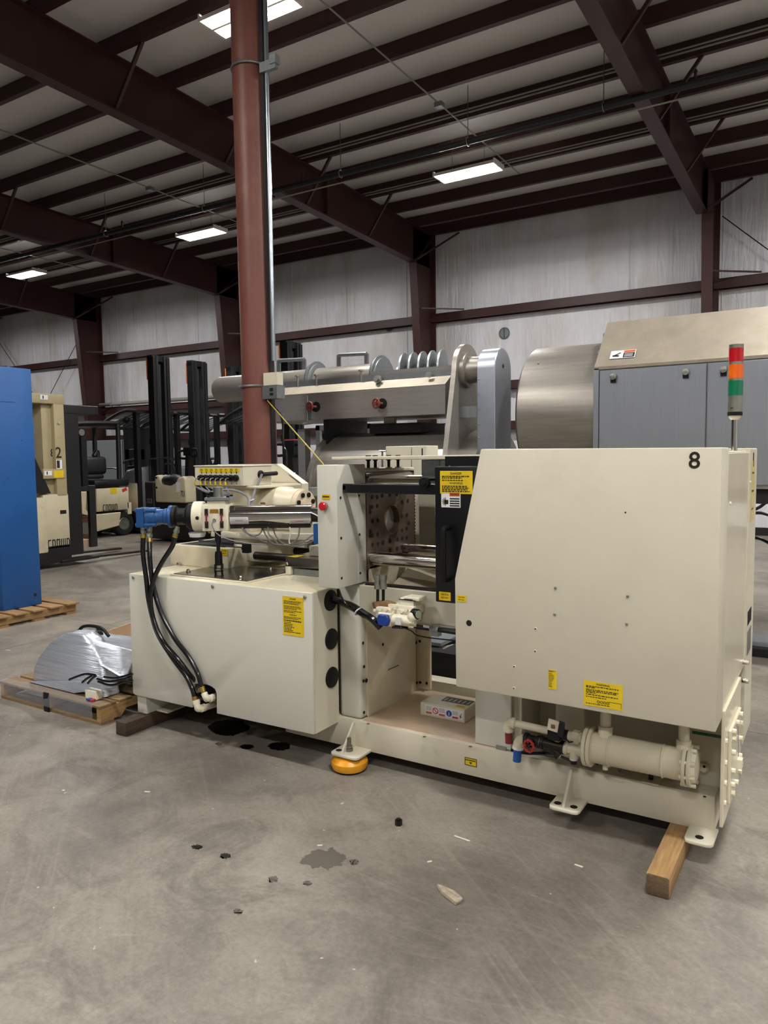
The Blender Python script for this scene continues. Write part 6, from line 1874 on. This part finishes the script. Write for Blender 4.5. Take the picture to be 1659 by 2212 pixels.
# pallet stackers behind the column
for k, (q, lb) in enumerate((((652, 1000), 'black walkie stacker with red-topped tiller right of the pipe column'), ((765, 1000), 'black walkie stacker with looped tiller in front of the stainless tank'))):
    c = at(*q, Y=9.4)
    t = thing('walkie_stacker', lb, 'stacker', (c.x, 9.4, 0), 'walkie stackers behind the column', local=True)
    for dx in (-0.05, 0.35):
        MB('galv').box(dx - 0.04, dx + 0.04, 0.5, 0.56, 0.05, 2.2).build('mast_post', t)
    MB('galv').box(-0.09, 0.39, 0.5, 0.56, 2.12, 2.2).build('mast_crosshead', t)
    MB('black_truck').box(-0.3, 0.55, 0.0, 0.5, 0.05, 0.9).build('chassis', t, bev=0.05, seg=2)
    MB('black_truck').bar((0.0, -0.1, 0.7), (0.02, -0.25, 1.75), 0.16, 0.1).build('tiller_arm', t)
    MB('black_rubber').box(-0.1, 0.12, -0.34, -0.2, 1.68, 1.95).tube([(-0.1, -0.3, 1.88), (-0.28, -0.32, 1.88), (-0.28, -0.32, 1.72), (-0.1, -0.3, 1.72)], 0.025, 8, 2).tube([(0.12, -0.3, 1.88), (0.3, -0.32, 1.88), (0.3, -0.32, 1.72), (0.12, -0.3, 1.72)], 0.025, 8, 2).build('tiller_head', t, bev=0.01)
    MB('label_red').box(-0.08, 0.1, -0.32, -0.22, 1.95, 1.965).build('belly_switch', t)
    MB('label_white').rect((0.02, -0.275, 1.35), XA, ZA, 0.13, 0.2, 0.002).build('sticker', t)
    for s in (-1, 1):
        MB('dark_steel').box(s * 0.25 - 0.08 + 0.12, s * 0.25 + 0.08 + 0.12, 0.56, 1.7, 0.06, 0.1).build('fork', t)

# ================================================================== BLUE CABINET ON ITS PALLET
BX = -7.44
ztop = at(62, 797, X=BX).z
cx0, y0c, y1c = BX - 1.1, 4.43, 4.87
t = thing('blue_cabinet', 'tall bright blue steel cabinet on a wooden pallet at the left edge', 'cabinet', (BX - 0.5, 4.65, 0.12))
bc_ = MB('blue_cab').box(cx0, BX, y0c, y1c, 0.1215, ztop).build('case', t, bev=0.006, seg=2)
MB('hole_black').cyl((BX - 0.001, y1c - 0.075, 0.235), (BX + 0.001, y1c - 0.075, 0.235), 0.018, 16).build('lift_hole', bc_)
for z in (0.4, 2.3):
    MB('blue_cab').box(BX - 0.001, BX + 0.002, y0c + 0.03, y0c + 0.24, z, z + 0.004).build('panel_seam', bc_)
for (yy, zz) in ((4.55, 1.5), (4.62, 1.2), (4.8, 0.9), (4.72, 1.9)):
    MB('label_black').box(BX, BX + 0.001, yy, yy + 0.012, zz, zz + 0.008).build('paint_chip', bc_)
P1 = thing('wooden_pallet', 'rough wooden pallet under the blue cabinet', 'pallet', (-7.9, 4.65, 0), 'wooden pallets')
for i in range(5):
    y = 4.2 + i * 0.2
    MB('wood_x').box(-8.6, -7.18, y, y + 0.15, 0.1, 0.12).build('deck_board', P1, bev=0.003)
for x in (-8.5, -7.95, -7.27):
    MB('wood').box(x - 0.03, x + 0.03, 4.2, 5.15, 0.02, 0.1).build('stringer', P1, bev=0.003)
for y in (4.22, 4.62, 5.0):
    MB('wood_x').box(-8.6, -7.2, y, y + 0.12, 0.0, 0.02).build('bottom_board', P1)

# ================================================================== WRAPPED LOAD ON A PALLET
P2 = thing('wooden_pallet', 'worn wooden pallet carrying the film-wrapped load beside the machine', 'pallet', (-4.55, 3.5, 0), 'wooden pallets')
for i, w_ in enumerate((0.13, 0.1, 0.1, 0.1, 0.1, 0.1, 0.13)):
    y = 2.975 + i * 0.155
    MB('wood_pallet').box(-5.09, -3.99, y, y + w_, 0.108, 0.126).build('deck_board', P2, bev=0.003)
for x in (-5.07, -4.54, -4.01):
    pts = [(x - 0.019, 2.98, 0.018), (x - 0.019, 3.14, 0.018), (x - 0.019, 3.18, 0.06), (x - 0.019, 3.38, 0.06), (x - 0.019, 3.42, 0.018), (x - 0.019, 3.66, 0.018), (x - 0.019, 3.7, 0.06), (x - 0.019, 3.9, 0.06), (x - 0.019, 3.94, 0.018), (x - 0.019, 4.03, 0.018), (x - 0.019, 4.03, 0.108), (x - 0.019, 2.98, 0.108)]
    MB('wood').prism(pts, (0.038, 0, 0)).build('stringer', P2)
for y in (2.98, 3.46, 3.92):
    MB('wood_pallet').box(-5.09, -3.99, y, y + 0.1, 0.0, 0.018).build('bottom_board', P2)
MB('black_rubber').box(-4.565, -4.515, 2.965, 2.975, 0.0, 0.13).build('strap', P2)
# film stretched over the pallet deck and its edges
fm = MB('clear_film')
n = 14
vs_, fs = [], []
for i in range(n + 1):
    for j in range(5):
        x = -5.1 + 1.05 * i / n
        prof = [(2.965, 0.035), (2.962, 0.1), (2.975, 0.127), (3.02, 0.1275), (3.045, 0.1275)][j]
        vs_.append((x, prof[0] + rnd.uniform(-0.004, 0.004), prof[1] + rnd.uniform(0, 0.003)))
for i in range(n):
    for j in range(4):
        fs.append((i * 5 + j, (i + 1) * 5 + j, (i + 1) * 5 + j + 1, i * 5 + j + 1))
fm.add(vs_, fs)
fm.build('stretch_film', P2)
# the load: a half-round part and a drum, both in silvery stretch film
Lo = thing('wrapped_load', 'half-round machine part and drum wrapped in silvery stretch film on the pallet', 'load', (-4.5, 3.3, 0.13))
wy0 = 3.1
pl_ = [at(*q, Y=wy0) for q in ((70, 1468), (72, 1440), (80, 1420), (92, 1404), (106, 1388), (122, 1376), (140, 1369), (160, 1368), (176, 1372), (190, 1384), (204, 1408), (216, 1436), (224, 1456))]
base_z = 0.132
pl_[0].z = pl_[-1].z = base_z
mbw = MB('silver_wrap')
N_ = len(pl_)
rings = []
for k in range(7):
    y = wy0 + 0.13 * k / 6
    sc_ = 1.0 if 0 < k < 6 else 0.965
    cxm = sum(p.x for p in pl_) / N_
    rings.append([V((cxm + (p.x - cxm) * sc_ + rnd.uniform(-.004, .004), y, base_z + (p.z - base_z) * sc_ + (rnd.uniform(-.005, .005) if 0 < i < N_ - 1 else 0))) for i, p in enumerate(pl_)])
vv = [p for r_ in rings for p in r_]
ff = [(k * N_ + i, k * N_ + i + 1, (k + 1) * N_ + i + 1, (k + 1) * N_ + i) for k in range(6) for i in range(N_ - 1)]
ff += [tuple(range(N_)), tuple(range(6 * N_, 7 * N_))[::-1]]
mbw.add(vv, ff)
mbw.build('half_round_part', Lo, angle=60)
xd = at(222, 1420, Y=3.35).x
MB('silver_wrap').lathe((xd - 0.35, 3.4, 0.30), (1, 0.03, 0.0), [(0, 0.13), (0.06, 0.15), (0.2, 0.155), (0.34, 0.145), (0.5, 0.15), (0.62, 0.142), (0.72, 0.14)], 26).build('wrapped_drum', Lo)
MB('silver_wrap').prism([pl_[9] + V((0, 0.03, 0)), pl_[11] + V((0, 0.0, 0)), V((-4.02, 3.2, 0.24)), V((-4.02, 3.3, 0.4))], (0, 0.012, 0)).build('film_web', Lo)
MB('silver_wrap').prism([(-4.86, 3.05, 0.135), (-4.35, 3.05, 0.135), (-4.05, 3.12, 0.2), (-4.05, 3.12, 0.23), (-4.4, 3.07, 0.2)], (0, 0.02, 0)).build('film_skirt', Lo)
MB('black_rubber').tube([pl_[5] + V((0, 0.15, -0.02)), pl_[6] + V((0, 0.15, 0.02)), pl_[8] + V((0, 0.15, 0.02)), pl_[9] + V((0.02, 0.15, 0.0))], 0.011, 10).build('rim_hose', Lo)
ck = MB('black_hose')
c = at(212, 1369, Y=3.4)
for i in range(3):
    ck.torus(c + V((0.01 * i, 0.005 * i, 0)), (0.5, 1, 0.2), 0.045, 0.009, 20, 6)
ck.tube([c + V((0.03, 0, -0.02)), c + V((0.15, 0.0, -0.01)), c + V((0.3, 0.02, -0.01))], 0.009, 6)
ck.build('cable_coil', Lo)
def lq(x, y):
    q_ = at(x, y, Y=3.02)
    q_.z = max(q_.z, 0.146)
    return q_


for k, pts in enumerate((((150, 1468), (165, 1462), (185, 1456), (205, 1458)), ((178, 1474), (188, 1466), (198, 1460)), ((190, 1476), (199, 1466), (207, 1460)), ((210, 1466), (235, 1472), (262, 1468), (284, 1462)), ((212, 1472), (240, 1480), (266, 1474), (286, 1470)), ((225, 1462), (252, 1464), (286, 1456)))):
    MB('black_hose').tube([lq(*q) for q in pts], 0.008, 6).build('loose_cable', Lo)
cc_ = lq(190, 1473)
MB('ivory').box(cc_.x - 0.05, cc_.x + 0.06, 3.03, 3.08, 0.132, 0.19).build('connector_block', Lo, bev=0.003)
MB('blue_plastic').box(cc_.x + 0.0, cc_.x + 0.03, 3.0, 3.03, 0.132, 0.142).m('label_red').box(cc_.x + 0.035, cc_.x + 0.06, 3.0, 3.03, 0.132, 0.142).build('connector_pin', Lo)
# cardboard tray behind the load
ctr = thing('cardboard_tray', 'open brown cardboard tray on the floor behind the wrapped load', 'box', (-4.9, 4.6, 0))
tp0, tp1 = at(195, 1376, Z=0.15), at(290, 1343, Z=0.15)
tdir = V((tp1.x - tp0.x, tp1.y - tp0.y, 0)).normalized()
tnor = V((tdir.y, -tdir.x, 0))
for nm, a_, b_ in (('rear_wall', tp0, tp0 + tdir * 1.1), ('front_wall', tp0 + tnor * 0.55, tp0 + tnor * 0.55 + tdir * 1.1), ('side_wall', tp0, tp0 + tnor * 0.55), ('side_wall', tp0 + tdir * 1.1, tp0 + tnor * 0.55 + tdir * 1.1)):
    hh_ = 0.15 if nm == 'rear_wall' else 0.06
    MB('cardboard').prism([V((a_.x, a_.y, 0.001)), V((b_.x, b_.y, 0.001)), V((b_.x, b_.y, hh_)), V((a_.x, a_.y, hh_))], tnor.cross(ZA) * 0.012 if nm == 'side_wall' else tnor * -0.012).build(nm, ctr)
MB('cardboard').prism([tp0 * 1.0 - ZA * 0.148, tp0 + tdir * 1.1 - ZA * 0.148, tp0 + tnor * 0.55 + tdir * 1.1 - ZA * 0.148, tp0 + tnor * 0.55 - ZA * 0.148], (0, 0, 0.006)).build('bottom', ctr)
ctr.location = (tp0.x, tp0.y, 0)
for ch in ctr.children:
    ch.location = LP[ch.name] - V((tp0.x, tp0.y, 0))

# ================================================================== FLOOR ODDMENTS
def blob(name, label, ring, material, cat, group=None, z=0.0012):
    pts = [at(*q, Z=0.0) for q in ring]
    out = []
    n_ = len(pts)
    for i in range(n_):
        a_, b_ = pts[i], pts[(i + 1) % n_]
        for k in range(4):
            p_ = a_.lerp(b_, k / 4)
            out.append(V((p_.x + rnd.uniform(-.006, .006), p_.y + rnd.uniform(-.006, .006), 0.0003)))
    o = MB(material).prism(out, (0, 0, z)).build(name)
    tag(o, label, cat, group)


def ell(cx, cy, rx, ry_, n_=14, j=0.12):
    return [(cx + rx * math.cos(2 * math.pi * i / n_) * rnd.uniform(1 - j, 1 + j), cy + ry_ * math.sin(2 * math.pi * i / n_) * rnd.uniform(1 - j, 1 + j)) for i in range(n_)]


blob('oil_puddle', 'large black oil puddle under the left cabinet', ell(494, 1571, 44, 17), 'oil', 'puddle', 'oil spots')
blob('oil_puddle', 'black oil puddle left of the yellow pad', ell(605, 1612, 23, 9), 'oil', 'puddle', 'oil spots')
blob('oil_puddle', 'small dark oil spot between the two puddles', ell(534, 1613, 15, 5), 'oil', 'puddle', 'oil spots')
blob('oil_puddle', 'tiny brown oil spot left of the small one', ell(472, 1607, 7, 3), 'stain', 'puddle', 'oil spots')
blob('oil_drop', 'left of two dark oil drops on the open floor', ell(425, 1829.5, 11, 4.5), 'stain_dark' if 'stain_dark' in MAT else 'oil', 'puddle', 'oil spots')
blob('oil_drop', 'right of two dark oil drops on the open floor', ell(486.5, 1849, 10.5, 5.5), 'oil', 'puddle', 'oil spots')
mat('damp', '#5C554D', 0.4)
blob('damp_stain', 'grey damp patch in the middle of the floor', ell(700, 1855, 44, 22, 18, 0.3), 'damp', 'stain', 'stains', 0.0006)
for q, r_, lb in (((590, 1900), 11, 'faint round stain below and left of the damp patch'), ((514, 1970), 10, 'faint round stain lowest on the open floor'), ((765, 1862), 9, 'faint round stain just right of the damp patch'), ((664, 1908), 9, 'faint round stain directly below the damp patch')):
    blob('damp_spot', lb, ell(q[0], q[1], r_, r_ * 0.6), 'damp', 'stain', 'stains', 0.0005)
# splintered piece of wood
s0, s1 = at(942, 1916, Z=0), at(994, 1952, Z=0)
dv = (s1 - s0)
nv = V((-dv.y, dv.x, 0)).normalized()
sp_ = MB('splinter')
w_ = 0.03
sp_.prism([s0 + ZA * 0.001, s0 + dv * 0.35 - nv * w_ * 0.6 + ZA * 0.001, s1 - nv * w_ * 0.8 + ZA * 0.001, s1 + dv * 0.0 + nv * 0.004 + ZA * 0.001, s1 - dv * 0.06 + nv * w_ * 0.5 + ZA * 0.001, s1 - dv * 0.45 + nv * w_ * 0.75 + ZA * 0.001, s0 + dv * 0.25 + nv * w_ * 0.4 + ZA * 0.001], (0.004, 0.002, 0.014))
sp_.prism([s0 + dv * 0.3 + nv * 0.012 + ZA * 0.014, s1 - dv * 0.1 + nv * 0.014 + ZA * 0.014, s1 - dv * 0.12 + nv * 0.004 + ZA * 0.014, s0 + dv * 0.4 + nv * 0.002 + ZA * 0.014], (0, 0, 0.005))
so = sp_.build('wood_splinter', bev=0.002)
tag(so, 'grey broken sliver of wood lying on the open floor', 'splinter')
c = at(861, 1782, Z=0)
no = MB('bolt_black').cyl(c + ZA * 0.0005, c + ZA * 0.026, 0.017, 6).cyl(c + ZA * 0.026, c + ZA * 0.03, 0.011, 12).build('plastic_plug')
tag(no, 'small black plug lying on the floor in front of the machine', 'plug')
i = 0
for (q, l, a, lb) in (((998, 1812, ), 0.08, -0.1, 'long white paint scrape on the floor right of the black plug'), ((691, 1827), 0.022, 0.6, 'cream paint chip beside the damp patch'), ((137, 1708), 0.016, 0.2, 'small white chip on the floor at the left'), ((318, 1711), 0.03, 0.4, 'curled white shaving on the left floor'), ((1198 - 830 + 560, 1862), 0.02, 0.9, 'white chip on the floor below the scrape'), ((1250, 1871), 0.035, -0.1, 'short white scrape near the timber'), ((18, 1405), 0.06, 0.1, 'white paper scrap at the left edge of the floor')):
    c = at(q[0], q[1], Z=0)
    o = MB('chip_white').bar(c + V((-l / 2 * math.cos(a), -l / 2 * math.sin(a), 0.0018)), c + V((l / 2 * math.cos(a), l / 2 * math.sin(a), 0.0018)), 0.009, 0.002).build('floor_chip')
    tag(o, lb, 'chip', 'chips on the floor')
# low dark base seen through the gap under the bed
t = thing('machine_base', 'low black steel base with a pale channel lying on the floor behind the deck', 'machine base', (-2.9, 5.2, 0))
MB('black_matte').box(-3.4, -2.0, 4.95, 5.05, 0.0, 0.2).build('rail', t, bev=0.004)
MB('black_matte').box(-3.4, -2.0, 5.6, 5.7, 0.0, 0.2).build('rail', t, bev=0.004)
MB('black_matte').box(-3.4, -3.3, 5.05, 5.6, 0.0, 0.2).build('cross_rail', t, bev=0.004)
MB('black_matte').box(-2.6, -2.5, 5.05, 5.6, 0.0, 0.2).build('cross_rail', t, bev=0.004)
MB('cream').bar((-3.3, 4.75, 0.03), (-2.2, 5.5, 0.235), 0.09, 0.05).build('pale_channel', t, bev=0.003)
MB('cab_grey').box(-3.2, -2.65, 5.1, 5.5, 0.2, 0.225).build('cover_plate', t)
# dark skid and cables at the right behind the machine
ky = at(1640, 1420, Z=0)
t = thing('steel_skid', 'low dark steel skid on the floor behind the right end', 'skid', (0.5, ky.y, 0))
MB('black_matte').box(-0.7, 1.8, ky.y, ky.y + 0.1, 0.0, 0.07).build('rail', t, bev=0.004)
MB('cab_grey').box(-0.7, 1.8, ky.y + 0.1, ky.y + 0.55, 0.055, 0.07).build('top_plate', t)
for k, pts in enumerate((((1620, 1105), (1640, 1096), (1659, 1083), (1690, 1070)), ((1615, 1110), (1640, 1108), (1659, 1112), (1700, 1125)), ((1615, 1165), (1634, 1162), (1659, 1172), (1700, 1200)))):
    o = MB('black_hose').tube([at(*q, Y=8.6) for q in pts], 0.016, 8).build('hanging_cable', K)
